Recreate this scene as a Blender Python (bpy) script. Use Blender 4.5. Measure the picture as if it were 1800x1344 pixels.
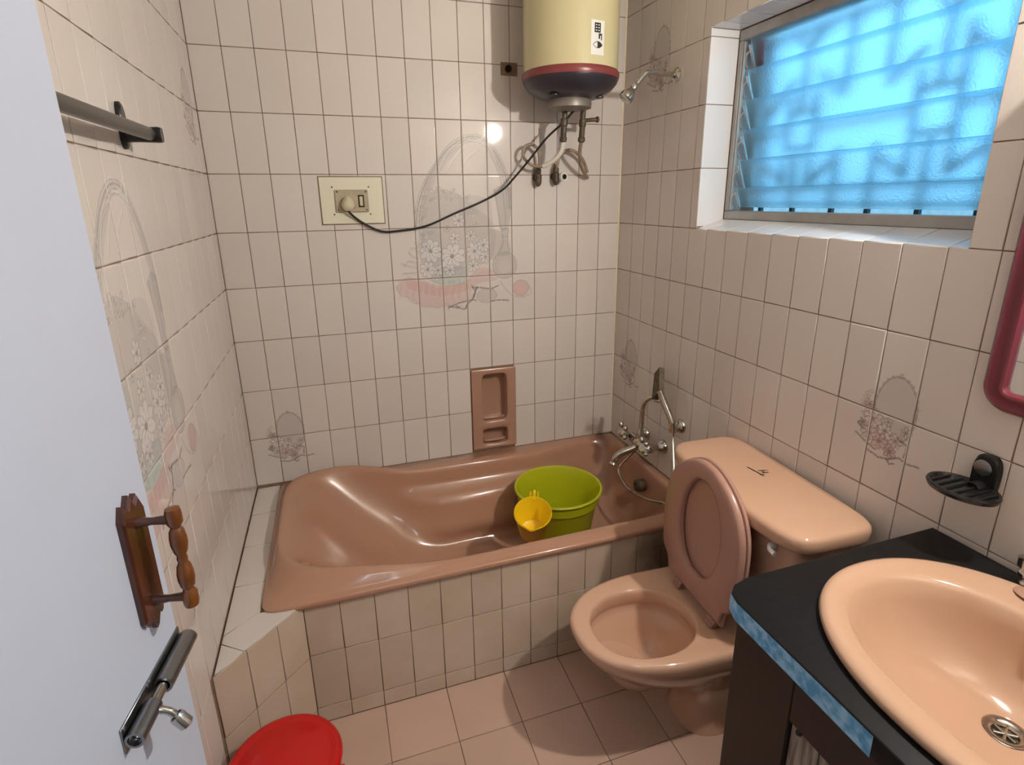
import bpy, math, random
import numpy as np
from mathutils import Vector, Matrix
from math import pi, sin, cos, radians

SC = bpy.context.scene
for o in list(bpy.data.objects): bpy.data.objects.remove(o)
random.seed(7)

# ------------------------------------------------------------------ camera
cam_d = bpy.data.cameras.new('camera'); cam = bpy.data.objects.new('camera', cam_d)
SC.collection.objects.link(cam); SC.camera = cam
cam_d.sensor_fit = 'HORIZONTAL'; cam_d.sensor_width = 36.0
cam_d.lens = 968.125 / 1800 * 36
cam_d.shift_x = -10.7 / 1800; cam_d.shift_y = -37.35 / 1800
cam_d.clip_start = 0.02
_f = Vector((0.302754, 0.910501, -0.281651)); _r = Vector((0.947873, -0.318470, -0.010634)); _u = Vector((0.099380, 0.263750, 0.959458))
M = Matrix((( _r.x, _u.x, -_f.x, 0.3768), (_r.y, _u.y, -_f.y, -2.2378), (_r.z, _u.z, -_f.z, 1.56), (0, 0, 0, 1)))
cam.matrix_world = M

# ------------------------------------------------------------------ daylight sky and exposure
W = bpy.data.worlds.new('sky'); SC.world = W; W.use_nodes = True
nt = W.node_tree; nt.nodes.clear()
wo = nt.nodes.new('ShaderNodeOutputWorld'); bg = nt.nodes.new('ShaderNodeBackground')
tc = nt.nodes.new('ShaderNodeTexCoord'); nz = nt.nodes.new('ShaderNodeTexNoise'); cr = nt.nodes.new('ShaderNodeValToRGB')
nz.inputs['Scale'].default_value = 3.0; nz.inputs['Detail'].default_value = 3
cr.color_ramp.elements[0].position = 0.42; cr.color_ramp.elements[0].color = (0.20, 0.60, 1.0, 1)
cr.color_ramp.elements[1].position = 0.66; cr.color_ramp.elements[1].color = (0.50, 0.86, 1.0, 1)
nt.links.new(tc.outputs['Generated'], nz.inputs['Vector']); nt.links.new(nz.outputs['Fac'], cr.inputs['Fac'])
nt.links.new(cr.outputs['Color'], bg.inputs['Color']); nt.links.new(bg.outputs['Background'], wo.inputs['Surface'])
bg.inputs['Strength'].default_value = 1.95
SC.view_settings.view_transform = 'Standard'; SC.view_settings.look = 'None'
SC.view_settings.exposure = 0.12; SC.view_settings.gamma = 1.0; SC.view_settings.use_curve_mapping = False
LAMP = 2450.0          # radiance of the wall bulb
LAMP_COL = (1.0, 0.93, 0.83)
HALL = 14.0            # fill light added in the hallway, watts
HALL_COL = (0.82, 0.91, 1.0)

# ------------------------------------------------------------------ materials
def mat(name, col, rough=0.5, metal=0.0, var=0.0, noise=0.0, nscale=8.0, bump=0.0, bscale=40.0, coat=0.0,
        trans=0.0, emit=None, estr=0.0, col2=None, spec=0.5, ior=1.45, stretch=None, lo=0.35, hi=0.65):
    m = bpy.data.materials.new(name); m.use_nodes = True
    n = m.node_tree; b = n.nodes['Principled BSDF']
    b.inputs['Base Color'].default_value = (*col, 1); b.inputs['Roughness'].default_value = rough
    b.inputs['Metallic'].default_value = metal; b.inputs['Coat Weight'].default_value = coat
    b.inputs['Coat Roughness'].default_value = 0.05
    b.inputs['Transmission Weight'].default_value = trans; b.inputs['IOR'].default_value = ior
    b.inputs['Specular IOR Level'].default_value = spec
    if emit: b.inputs['Emission Color'].default_value = (*emit, 1); b.inputs['Emission Strength'].default_value = estr
    src = None
    if noise or bump:
        tcn = n.nodes.new('ShaderNodeTexCoord'); mp = n.nodes.new('ShaderNodeMapping')
        geo = n.nodes.new('ShaderNodeNewGeometry')
        n.links.new(geo.outputs['Position'], mp.inputs['Vector'])
        if stretch: mp.inputs['Scale'].default_value = stretch
    if noise:
        t = n.nodes.new('ShaderNodeTexNoise'); t.inputs['Scale'].default_value = nscale; t.inputs['Detail'].default_value = 5
        n.links.new(mp.outputs['Vector'], t.inputs['Vector'])
        mr = n.nodes.new('ShaderNodeMapRange'); mr.inputs['From Min'].default_value = lo; mr.inputs['From Max'].default_value = hi
        mr.inputs['To Max'].default_value = noise
        n.links.new(t.outputs['Fac'], mr.inputs['Value'])
        mx = n.nodes.new('ShaderNodeMix'); mx.data_type = 'RGBA'
        mx.inputs['A'].default_value = (*col, 1); mx.inputs['B'].default_value = (*(col2 or tuple(c * .6 for c in col)), 1)
        n.links.new(mr.outputs['Result'], mx.inputs['Factor']); src = mx.outputs['Result']
    if var:
        oi = n.nodes.new('ShaderNodeObjectInfo'); mr2 = n.nodes.new('ShaderNodeMapRange')
        mr2.inputs['To Min'].default_value = 1 - var; mr2.inputs['To Max'].default_value = 1 + var * .4
        n.links.new(oi.outputs['Random'], mr2.inputs['Value'])
        ml = n.nodes.new('ShaderNodeMix'); ml.data_type = 'RGBA'; ml.blend_type = 'MULTIPLY'; ml.inputs['Factor'].default_value = 1
        if src: n.links.new(src, ml.inputs['A'])
        else: ml.inputs['A'].default_value = (*col, 1)
        n.links.new(mr2.outputs['Result'], ml.inputs['B']); src = ml.outputs['Result']
    if src: n.links.new(src, b.inputs['Base Color'])
    if bump:
        t2 = n.nodes.new('ShaderNodeTexNoise'); t2.inputs['Scale'].default_value = bscale
        n.links.new(mp.outputs['Vector'], t2.inputs['Vector'])
        bp = n.nodes.new('ShaderNodeBump'); bp.inputs['Strength'].default_value = bump; bp.inputs['Distance'].default_value = 0.01
        n.links.new(t2.outputs['Fac'], bp.inputs['Height']); n.links.new(bp.outputs['Normal'], b.inputs['Normal'])
    m['_src'] = 0
    return m

TILE_COL = (0.69, 0.635, 0.595)
MT = {}
MT['tile'] = mat('wall_tile', TILE_COL, 0.055, var=0.05, noise=0.5, nscale=3.0, col2=(0.67, 0.59, 0.54), bump=0.02, bscale=7)
MT['apron'] = mat('apron_tile', (0.60, 0.49, 0.385), 0.2, var=0.05, noise=0.6, nscale=7, col2=(0.50, 0.385, 0.28), bump=0.04, bscale=14)
MT['floor'] = mat('floor_tile', (0.56, 0.38, 0.30), 0.33, var=0.06, noise=0.5, nscale=6, col2=(0.49, 0.33, 0.25), bump=0.03, bscale=30)
MT['sill'] = mat('sill_tile', (0.74, 0.73, 0.74), 0.12, var=0.03)
MT['grout'] = mat('grout', (0.27, 0.17, 0.11), 0.9, noise=0.6, nscale=30)
MT['caulk'] = mat('cream_corner_bead', (0.78, 0.68, 0.52), 0.35)
MT['plaster'] = mat('white_plaster', (0.52, 0.50, 0.46), 0.8, bump=0.1)
MT['door'] = mat('door_paint_window_tint', (0.49, 0.54, 0.66), 0.38, noise=0.35, nscale=5, col2=(0.46, 0.50, 0.61), bump=0.12, bscale=18)  # blue cast of the window light is put into the door colour
MT['ceramic'] = mat('pink_ceramic', (0.60, 0.375, 0.26), 0.09, coat=0.3, noise=0.25, nscale=4, col2=(0.56, 0.33, 0.21))
MT['basin'] = mat('pink_ceramic_dimmed', (0.53, 0.335, 0.23), 0.09, coat=0.3, noise=0.25, nscale=4, col2=(0.49, 0.30, 0.20))  # same pink ceramic, darkened to offset the strong lamp light on the basin
MT['tub'] = mat('tub_acrylic', (0.45, 0.245, 0.16), 0.2, coat=0.4)
MT['seat'] = mat('seat_plastic', (0.42, 0.235, 0.185), 0.25)
MT['soapceramic'] = mat('soap_holder_ceramic', (0.42, 0.24, 0.175), 0.15)
MT['chrome'] = mat('chrome', (0.62, 0.60, 0.56), 0.13, 1.0, noise=0.5, nscale=60, col2=(0.35, 0.32, 0.28))
MT['steel'] = mat('brushed_steel', (0.30, 0.30, 0.31), 0.28, 1.0, noise=0.6, nscale=40, col2=(0.28, 0.28, 0.28))
MT['rusty'] = mat('corroded_brass', (0.16, 0.12, 0.08), 0.55, 0.6, noise=0.8, nscale=60, col2=(0.06, 0.05, 0.04))
MT['black'] = mat('black_plastic', (0.012, 0.011, 0.011), 0.22)
MT['blackm'] = mat('black_rubber', (0.012, 0.011, 0.010), 0.5)
MT['rail'] = mat('rail_tube', (0.10, 0.095, 0.085), 0.3, 0.7)
MT['cream'] = mat('cream_enamel', (0.60, 0.54, 0.32), 0.22, noise=0.4, nscale=3, col2=(0.55, 0.49, 0.29))
MT['maroon'] = mat('maroon_plastic', (0.22, 0.045, 0.045), 0.3)
MT['navy'] = mat('dark_dome_plastic', (0.03, 0.026, 0.035), 0.28)
MT['grey'] = mat('grey_metal', (0.24, 0.21, 0.18), 0.45, 0.4)
MT['plate'] = mat('cream_board', (0.74, 0.71, 0.56), 0.4)
MT['socket'] = mat('aged_socket_plastic', (0.47, 0.40, 0.29), 0.4, noise=0.4, nscale=40)
MT['plug'] = mat('plug_plastic', (0.60, 0.53, 0.38), 0.4)
MT['hole'] = mat('dark_hole', (0.02, 0.012, 0.008), 0.9)
MT['white'] = mat('white_plastic', (0.78, 0.76, 0.72), 0.35)
MT['ink'] = mat('black_ink', (0.015, 0.015, 0.015), 0.5)
MT['hose'] = mat('white_hose', (0.72, 0.66, 0.58), 0.4)
MT['hosebrown'] = mat('stained_hose', (0.36, 0.27, 0.20), 0.4, noise=0.7, nscale=30, col2=(0.18, 0.13, 0.09))
MT['green'] = mat('lime_plastic', (0.46, 0.48, 0.012), 0.25)
MT['yellow'] = mat('yellow_plastic', (0.88, 0.60, 0.012), 0.28)
MT['red'] = mat('red_plastic', (0.52, 0.006, 0.006), 0.2, bump=0.03, bscale=12)
MT['wood'] = mat('varnished_wood', (0.085, 0.024, 0.013), 0.2, coat=0.3, noise=0.7, nscale=20, col2=(0.04, 0.012, 0.008), stretch=(6, 6, 1))
MT['woodgold'] = mat('gold_turned_wood', (0.17, 0.055, 0.012), 0.22, coat=0.5, noise=0.7, nscale=30, col2=(0.10, 0.03, 0.01))
MT['counter'] = mat('black_laminate', (0.008, 0.0075, 0.008), 0.42, noise=0.5, nscale=60, col2=(0.013, 0.012, 0.012), bump=0.03, bscale=80, spec=0.18)
MT['tape'] = mat('blue_film', (0.07, 0.32, 0.62), 0.35, noise=1.0, nscale=55, col2=(0.30, 0.60, 0.86), lo=.4, hi=.6)
MT['cabinet'] = mat('dark_cabinet_wood', (0.016, 0.0085, 0.006), 0.4, noise=0.5, nscale=20, col2=(0.03, 0.014, 0.008), stretch=(5, 5, 1))
MT['greywood'] = mat('weathered_grey_wood', (0.36, 0.31, 0.26), 0.6, noise=0.9, nscale=14, col2=(0.14, 0.10, 0.08), stretch=(6, 9, 1))
MT['magenta'] = mat('maroon_mirror_frame', (0.15, 0.018, 0.035), 0.22, coat=0.4)
MT['mirror'] = mat('mirror_glass', (0.9, 0.9, 0.9), 0.02, 1.0)
MT['frame'] = mat('window_frame_paint', (0.42, 0.41, 0.40), 0.5, noise=0.5, nscale=15, col2=(0.30, 0.27, 0.24))
MT['clip'] = mat('aluminium_clip', (0.55, 0.56, 0.56), 0.3, 0.8)
MT['glass'] = mat('frosted_blue_glass', (0.66, 0.90, 1.0), 0.42, trans=1.0, ior=1.35, bump=0.15, bscale=160)
MT['grille'] = mat('iron_grille', (0.05, 0.07, 0.09), 0.6)
MT['bulb'] = mat('glowing_bulb', (1, 1, 1), 0.5, emit=LAMP_COL, estr=LAMP)
MT['concrete'] = mat('outside_render', (0.5, 0.5, 0.5), 0.8, noise=0.5)
MT['redpaint'] = mat('red_paint', (0.5, 0.04, 0.05), 0.5)

# a brown stain with its own shape for tub corner and back wall corner
def add_stain(m, centre, radius, col, amount, scale=9):
    n = m.node_tree; b = n.nodes['Principled BSDF']
    geo = n.nodes.new('ShaderNodeNewGeometry')
    sub = n.nodes.new('ShaderNodeVectorMath'); sub.operation = 'DISTANCE'; sub.inputs[1].default_value = centre
    t = n.nodes.new('ShaderNodeTexNoise'); t.inputs['Scale'].default_value = scale; t.inputs['Detail'].default_value = 6
    n.links.new(geo.outputs['Position'], sub.inputs[0]); n.links.new(geo.outputs['Position'], t.inputs['Vector'])
    ma = n.nodes.new('ShaderNodeMath'); ma.operation = 'MULTIPLY_ADD'; ma.inputs[1].default_value = radius * 1.6
    n.links.new(t.outputs['Fac'], ma.inputs[0]); n.links.new(sub.outputs['Value'], ma.inputs[2])
    mr = n.nodes.new('ShaderNodeMapRange'); mr.inputs['From Min'].default_value = radius * 2.1; mr.inputs['From Max'].default_value = radius * 1.1
    mr.inputs['To Min'].default_value = 0; mr.inputs['To Max'].default_value = amount
    n.links.new(ma.outputs['Value'], mr.inputs['Value'])
    mx = n.nodes.new('ShaderNodeMix'); mx.data_type = 'RGBA'
    l = b.inputs['Base Color'].links
    if l: n.links.new(l[0].from_socket, mx.inputs['A'])
    else: mx.inputs['A'].default_value = b.inputs['Base Color'].default_value
    mx.inputs['B'].default_value = (*col, 1)
    n.links.new(mr.outputs['Result'], mx.inputs['Factor']); n.links.new(mx.outputs['Result'], b.inputs['Base Color'])
add_stain(MT['tub'], (1.52, -0.05, 0.46), 0.055, (0.20, 0.085, 0.06), 0.8, 22)
add_stain(MT['tile'], (1.50, 0.0, 0.49), 0.05, (0.20, 0.12, 0.08), 0.55, 26)
add_stain(MT['apron'], (1.42, -0.775, 0.33), 0.12, (0.12, 0.085, 0.06), 0.8, 9)
add_stain(MT['tile'], (0.0, -0.975, 0.44), 0.013, (0.16, 0.15, 0.10), 0.6, 40)

# printed tile: vertex colour 'ink' (premultiplied paint over the tile glaze)
def print_mat(base):
    m = base.copy(); m.name = 'printed_tile'; n = m.node_tree; b = n.nodes['Principled BSDF']
    at = n.nodes.new('ShaderNodeAttribute'); at.attribute_name = 'ink'
    mx = n.nodes.new('ShaderNodeMix'); mx.data_type = 'RGBA'
    n.links.new(b.inputs['Base Color'].links[0].from_socket, mx.inputs['A'])
    n.links.new(at.outputs['Color'], mx.inputs['B']); n.links.new(at.outputs['Alpha'], mx.inputs['Factor'])
    n.links.new(mx.outputs['Result'], b.inputs['Base Color'])
    return m
MT['print'] = print_mat(MT['tile'])

# ------------------------------------------------------------------ mesh helpers
def tag(o, label=None, cat=None, group=None, kind=None):
    if label: o['label'] = label
    if cat: o['category'] = cat
    if group: o['group'] = group
    if kind: o['kind'] = kind
    return o
def link(o, parent=None):
    SC.collection.objects.link(o)
    if parent: o.parent = parent
    return o
def empty(name, loc=(0, 0, 0), rz=0.0):
    o = bpy.data.objects.new(name, None); o.location = loc; o.rotation_euler = (0, 0, rz); o.empty_display_size = .05
    return link(o)

class G:
    def __init__(s): s.v = []; s.f = []
    def add(s, vs, fs):
        k = len(s.v); s.v += [tuple(p) for p in vs]; s.f += [tuple(i + k for i in f) for f in fs]; return s
    def box(s, a, b, c=0.0):
        x0, y0, z0 = [min(p, q) for p, q in zip(a, b)]; x1, y1, z1 = [max(p, q) for p, q in zip(a, b)]
        if c <= 0:
            vs = [(x, y, z) for z in (z0, z1) for y in (y0, y1) for x in (x0, x1)]
            return s.add(vs, [(0, 2, 3, 1), (4, 5, 7, 6), (0, 1, 5, 4), (2, 6, 7, 3), (0, 4, 6, 2), (1, 3, 7, 5)])
        c = min(c, (x1 - x0) * .49, (y1 - y0) * .49, (z1 - z0) * .49)
        cx, cy, cz = (x0 + x1) / 2, (y0 + y1) / 2, (z0 + z1) / 2
        hx, hy, hz = (x1 - x0) / 2, (y1 - y0) / 2, (z1 - z0) / 2
        vs = []; idx = {}
        for sx in (-1, 1):
            for sy in (-1, 1):
                for sz in (-1, 1):
                    for ax in range(3):
                        h = [hx - c, hy - c, hz - c]; h[ax] += c
                        idx[(sx, sy, sz, ax)] = len(vs); vs.append((cx + sx * h[0], cy + sy * h[1], cz + sz * h[2]))
        fs = []
        for ax in range(3):
            u, w = (ax + 1) % 3, (ax + 2) % 3
            for sg in (-1, 1):
                q = []
                for a1, b1 in ((-1, -1), (1, -1), (1, 1), (-1, 1)):
                    k = [0, 0, 0]; k[ax] = sg; k[u] = a1; k[w] = b1; q.append(idx[(*k, ax)])
                fs.append(tuple(q if sg > 0 else q[::-1]))
        for ax in range(3):
            u, w = (ax + 1) % 3, (ax + 2) % 3
            for a1 in (-1, 1):
                for b1 in (-1, 1):
                    k0 = [0, 0, 0]; k0[ax] = -1; k0[u] = a1; k0[w] = b1; k1 = list(k0); k1[ax] = 1
                    q = [idx[(*k0, u)], idx[(*k1, u)], idx[(*k1, w)], idx[(*k0, w)]]
                    fs.append(tuple(q if a1 * b1 < 0 else q[::-1]))
        for sx in (-1, 1):
            for sy in (-1, 1):
                for sz in (-1, 1):
                    q = [idx[(sx, sy, sz, a)] for a in range(3)]
                    fs.append(tuple(q if sx * sy * sz > 0 else q[::-1]))
        return s.add(vs, fs)
    def loft(s, rings, cap0=False, cap1=False, closed=True):
        k = len(s.v); n = len(rings[0])
        for r in rings: s.v += [tuple(p) for p in r]
        for i in range(len(rings) - 1):
            for j in range(n if closed else n - 1):
                j2 = (j + 1) % n
                s.f.append((k + i * n + j, k + i * n + j2, k + (i + 1) * n + j2, k + (i + 1) * n + j))
        if cap0: s.f.append(tuple(k + j for j in reversed(range(n))))
        if cap1: s.f.append(tuple(k + (len(rings) - 1) * n + j for j in range(n)))
        return s
    def lathe(s, prof, c=(0, 0, 0), axis=(0, 0, 1), n=32, cap0=True, cap1=True):
        a = Vector(axis).normalized(); t = Vector((1, 0, 0)) if abs(a.x) < .9 else Vector((0, 1, 0))
        e1 = a.cross(t).normalized(); e2 = a.cross(e1); c = Vector(c)
        rings = [[c + a * h + (e1 * cos(2 * pi * j / n) + e2 * sin(2 * pi * j / n)) * max(r, 1e-5) for j in range(n)] for r, h in prof]
        return s.loft(rings, cap0, cap1)
    def tube(s, pts, r, n=10, caps=True, smooth=0):
        P = [Vector(p) for p in pts]
        if smooth: P = spline(P, smooth)
        R = r if isinstance(r, (list, tuple)) else None
        rings = []; up = None
        for i, p in enumerate(P):
            d = (P[min(i + 1, len(P) - 1)] - P[max(i - 1, 0)]).normalized()
            if up is None:
                t = Vector((0, 0, 1)) if abs(d.z) < .9 else Vector((1, 0, 0)); up = (t - d * t.dot(d)).normalized()
            else: up = (up - d * up.dot(d)).normalized()
            sd = d.cross(up)
            rr = r if R is None else R[0] + (R[1] - R[0]) * i / (len(P) - 1)
            rings.append([p + (up * cos(2 * pi * j / n) + sd * sin(2 * pi * j / n)) * rr for j in range(n)])
        return s.loft(rings, caps, caps)
    def build(s, name, m, parent=None, smooth=True, ang=38, fix=True, label=None):
        me = bpy.data.meshes.new(name); me.from_pydata(s.v, [], s.f)
        me.materials.append(MT[m] if isinstance(m, str) else m)
        if fix:
            import bmesh
            bm = bmesh.new(); bm.from_mesh(me); bmesh.ops.recalc_face_normals(bm, faces=bm.faces); bm.to_mesh(me); bm.free()
        if smooth:
            me.shade_smooth(); me.set_sharp_from_angle(angle=radians(ang))
        me.update()
        o = bpy.data.objects.new(name, me); link(o, parent)
        if label: o['label'] = label
        return o

def spline(P, k):
    out = []
    for i in range(len(P) - 1):
        p0 = P[max(i - 1, 0)]; p1 = P[i]; p2 = P[i + 1]; p3 = P[min(i + 2, len(P) - 1)]
        for j in range(k):
            t = j / k
            out.append(0.5 * ((2 * p1) + (p2 - p0) * t + (2 * p0 - 5 * p1 + 4 * p2 - p3) * t * t + (3 * p1 - p0 - 3 * p2 + p3) * t ** 3))
    out.append(P[-1]); return out

def sup(cx, cy, hx, hy, z, n=4.0, N=96, ph=0.0):
    r = []
    for j in range(N):
        t = 2 * pi * j / N + ph; c, s_ = cos(t), sin(t)
        r.append(Vector((cx + hx * math.copysign(abs(c) ** (2 / n), c), cy + hy * math.copysign(abs(s_) ** (2 / n), s_), z)))
    return r

# ------------------------------------------------------------------ tile laying
GAP = 0.0011; TH = 0.006
def inset(poly, d):
    n = len(poly); out = []
    for i in range(n):
        a, b, c = Vector(poly[i - 1]), Vector(poly[i]), Vector(poly[(i + 1) % n])
        e1 = (b - a).normalized(); e2 = (c - b).normalized()
        n1 = Vector((-e1.y, e1.x)); n2 = Vector((-e2.y, e2.x)); k = n1 + n2
        out.append(b + k * (d / max(k.dot(n1), .2)))
    return out
def ccw(poly):
    a = sum(poly[i - 1][0] * poly[i][1] - poly[i][0] * poly[i - 1][1] for i in range(len(poly)))
    return poly if a > 0 else poly[::-1]
def tile_mesh(poly, name='tile'):
    poly = inset(ccw(poly), GAP); g = G()
    rings = []
    for d, z in ((0, -TH), (0, -0.0013), (0.0005, -0.0004), (0.0015, 0.0)):
        rings.append([(p.x, p.y, z) for p in inset(poly, d)])
    g.loft(rings, False, True)
    me = bpy.data.meshes.new(name); me.from_pydata(g.v, [], g.f); me.shade_smooth()
    n = len(poly); nr = []
    for r_ in range(4):
        for i in range(n):
            a, b, c = poly[i - 1], poly[i], poly[(i + 1) % n]
            e1 = (b - a).normalized(); e2 = (c - b).normalized(); o_ = -(Vector((-e1.y, e1.x)) + Vector((-e2.y, e2.x)))
            o_ = o_.normalized() if o_.length > 1e-6 else Vector((0, 0))
            w = (1, 1, .7, 0)[r_]; nr.append(Vector((o_.x * w, o_.y * w, (0, .0, .7, 1)[r_] + 1e-5)).normalized())
    me.normals_split_custom_set_from_vertices(nr)
    return me
def tile_grid(w, h, step, ink):
    # front face as a fine grid carrying the print; ink(u,v)->rgba arrays
    nx, ny = int(round(w / step)), int(round(h / step)); e = GAP + .0015
    xs = np.linspace(e, w - e, nx + 1); ys = np.linspace(e, h - e, ny + 1)
    X, Y = np.meshgrid(xs, ys); n = (nx + 1) * (ny + 1)
    vs = np.zeros((n, 3)); vs[:, 0] = X.ravel(); vs[:, 1] = Y.ravel()
    i = np.arange(ny)[:, None] * (nx + 1) + np.arange(nx)[None, :]
    fs = np.stack([i, i + 1, i + nx + 2, i + nx + 1], -1).reshape(-1, 4)
    b = [(GAP, GAP), (w - GAP, GAP), (w - GAP, h - GAP), (GAP, h - GAP)]
    g = G(); g.v = [tuple(p) for p in vs]; g.f = [tuple(int(a) for a in f) for f in fs]
    k = len(g.v)
    for z, d in ((-.0013, 0), (-TH, 0)): g.v += [(p[0], p[1], z) for p in b]
    cs = [0, nx, n - 1, n - 1 - nx]
    sides = [list(range(0, nx + 1)), [nx + j * (nx + 1) for j in range(ny + 1)], [n - 1 - j for j in range(nx + 1)], [n - 1 - nx - j * (nx + 1) for j in range(ny + 1)]]
    for q in range(4):
        q2 = (q + 1) % 4
        g.f.append(tuple([k + q, k + q2] + sides[q][::-1])); g.f.append((k + q, k + 4 + q, k + 4 + q2, k + q2))
    me = bpy.data.meshes.new('tile'); me.from_pydata(g.v, [], g.f)
    col = np.zeros((len(g.v), 4), np.float32); col[:n] = ink(X.ravel(), Y.ravel())
    at = me.color_attributes.new('ink', 'FLOAT_COLOR', 'POINT'); at.data.foreach_set('color', col.ravel())
    me.shade_smooth(); me.set_sharp_from_angle(angle=radians(60))
    return me
_std = {}
def lay(parent, O, u, v, poly, m='tile', ink=None, name='tile', tilt=0.0025):
    """poly in plane coordinates (a along u, b along v); ink = (canvas function) or None"""
    O, u, v = Vector(O), Vector(u), Vector(v); nrm = u.cross(v)
    a0 = min(p[0] for p in poly); b0 = min(p[1] for p in poly); a1 = max(p[0] for p in poly); b1 = max(p[1] for p in poly)
    rect = len(poly) == 4 and all((p[0] in (a0, a1)) and (p[1] in (b0, b1)) for p in poly)
    me = None
    if ink is not None and rect:
        c = ink(np.array([a0, a1]), np.array([b0, b1]), probe=True)
        if c: me = tile_grid(a1 - a0, b1 - b0, ink.step, lambda X, Y: ink(X + a0, Y + b0)); m = 'print'
    if me is None:
        if rect:
            key = (round(a1 - a0, 4), round(b1 - b0, 4), m)
            if key not in _std:
                _std[key] = tile_mesh([(0, 0), (key[0], 0), (key[0], key[1]), (0, key[1])])
                _std[key].materials.append(MT[m])
            me = _std[key]
        else:
            me = tile_mesh([(p[0] - a0, p[1] - b0) for p in poly]); me.materials.append(MT[m])
    else: me.materials.append(MT[m])
    o = bpy.data.objects.new(name, me); link(o, parent)
    R = Matrix((u, v, nrm)).transposed().to_4x4()
    if tilt: R = R @ Matrix.Rotation(random.uniform(-tilt, tilt), 4, 'X') @ Matrix.Rotation(random.uniform(-tilt, tilt), 4, 'Y')
    o.matrix_world = Matrix.Translation(O + u * a0 + v * b0) @ R
    return o
def cells(parent, O, u, v, As, Bs, holes=(), m='tile', ink=None, skip=None, tilt=0.0025, name='tile'):
    for i in range(len(As) - 1):
        for j in range(len(Bs) - 1):
            x0, x1, y0, y1 = As[i], As[i + 1], Bs[j], Bs[j + 1]
            if skip and skip((x0 + x1) / 2, (y0 + y1) / 2): continue
            poly = [(x0, y0), (x1, y0), (x1, y1), (x0, y1)]; dead = False
            for (hx0, hx1, hy0, hy1) in holes:
                e = 1e-4
                ox0, ox1, oy0, oy1 = max(x0, hx0), min(x1, hx1), max(y0, hy0), min(y1, hy1)
                if ox1 - ox0 < e or oy1 - oy0 < e: continue
                L, R_, B, T = ox0 > x0 + e, ox1 < x1 - e, oy0 > y0 + e, oy1 < y1 - e
                if not (L or R_ or B or T): dead = True; break
                if not B and not T: poly = [(x0, y0), (ox0, y0), (ox0, y1), (x0, y1)] if L else [(ox1, y0), (x1, y0), (x1, y1), (ox1, y1)]
                elif not L and not R_: poly = [(x0, y0), (x1, y0), (x1, oy0), (x0, oy0)] if B else [(x0, oy1), (x1, oy1), (x1, y1), (x0, y1)]
                elif L and T: poly = [(x0, y0), (ox0, y0), (ox0, oy1), (x1, oy1), (x1, y1), (x0, y1)]
                elif R_ and T: poly = [(x0, oy1), (ox1, oy1), (ox1, y0), (x1, y0), (x1, y1), (x0, y1)]
                elif L and B: poly = [(x0, y0), (x1, y0), (x1, oy0), (ox0, oy0), (ox0, y1), (x0, y1)]
                else: poly = [(x0, y0), (x1, y0), (x1, y1), (ox1, y1), (ox1, oy0), (x0, oy0)]
            if dead: continue
            sx = max(p[0] for p in poly) - min(p[0] for p in poly); sy = max(p[1] for p in poly) - min(p[1] for p in poly)
            if sx < .006 or sy < .006: continue
            lay(parent, O, u, v, poly, m, ink, name, tilt)

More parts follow.
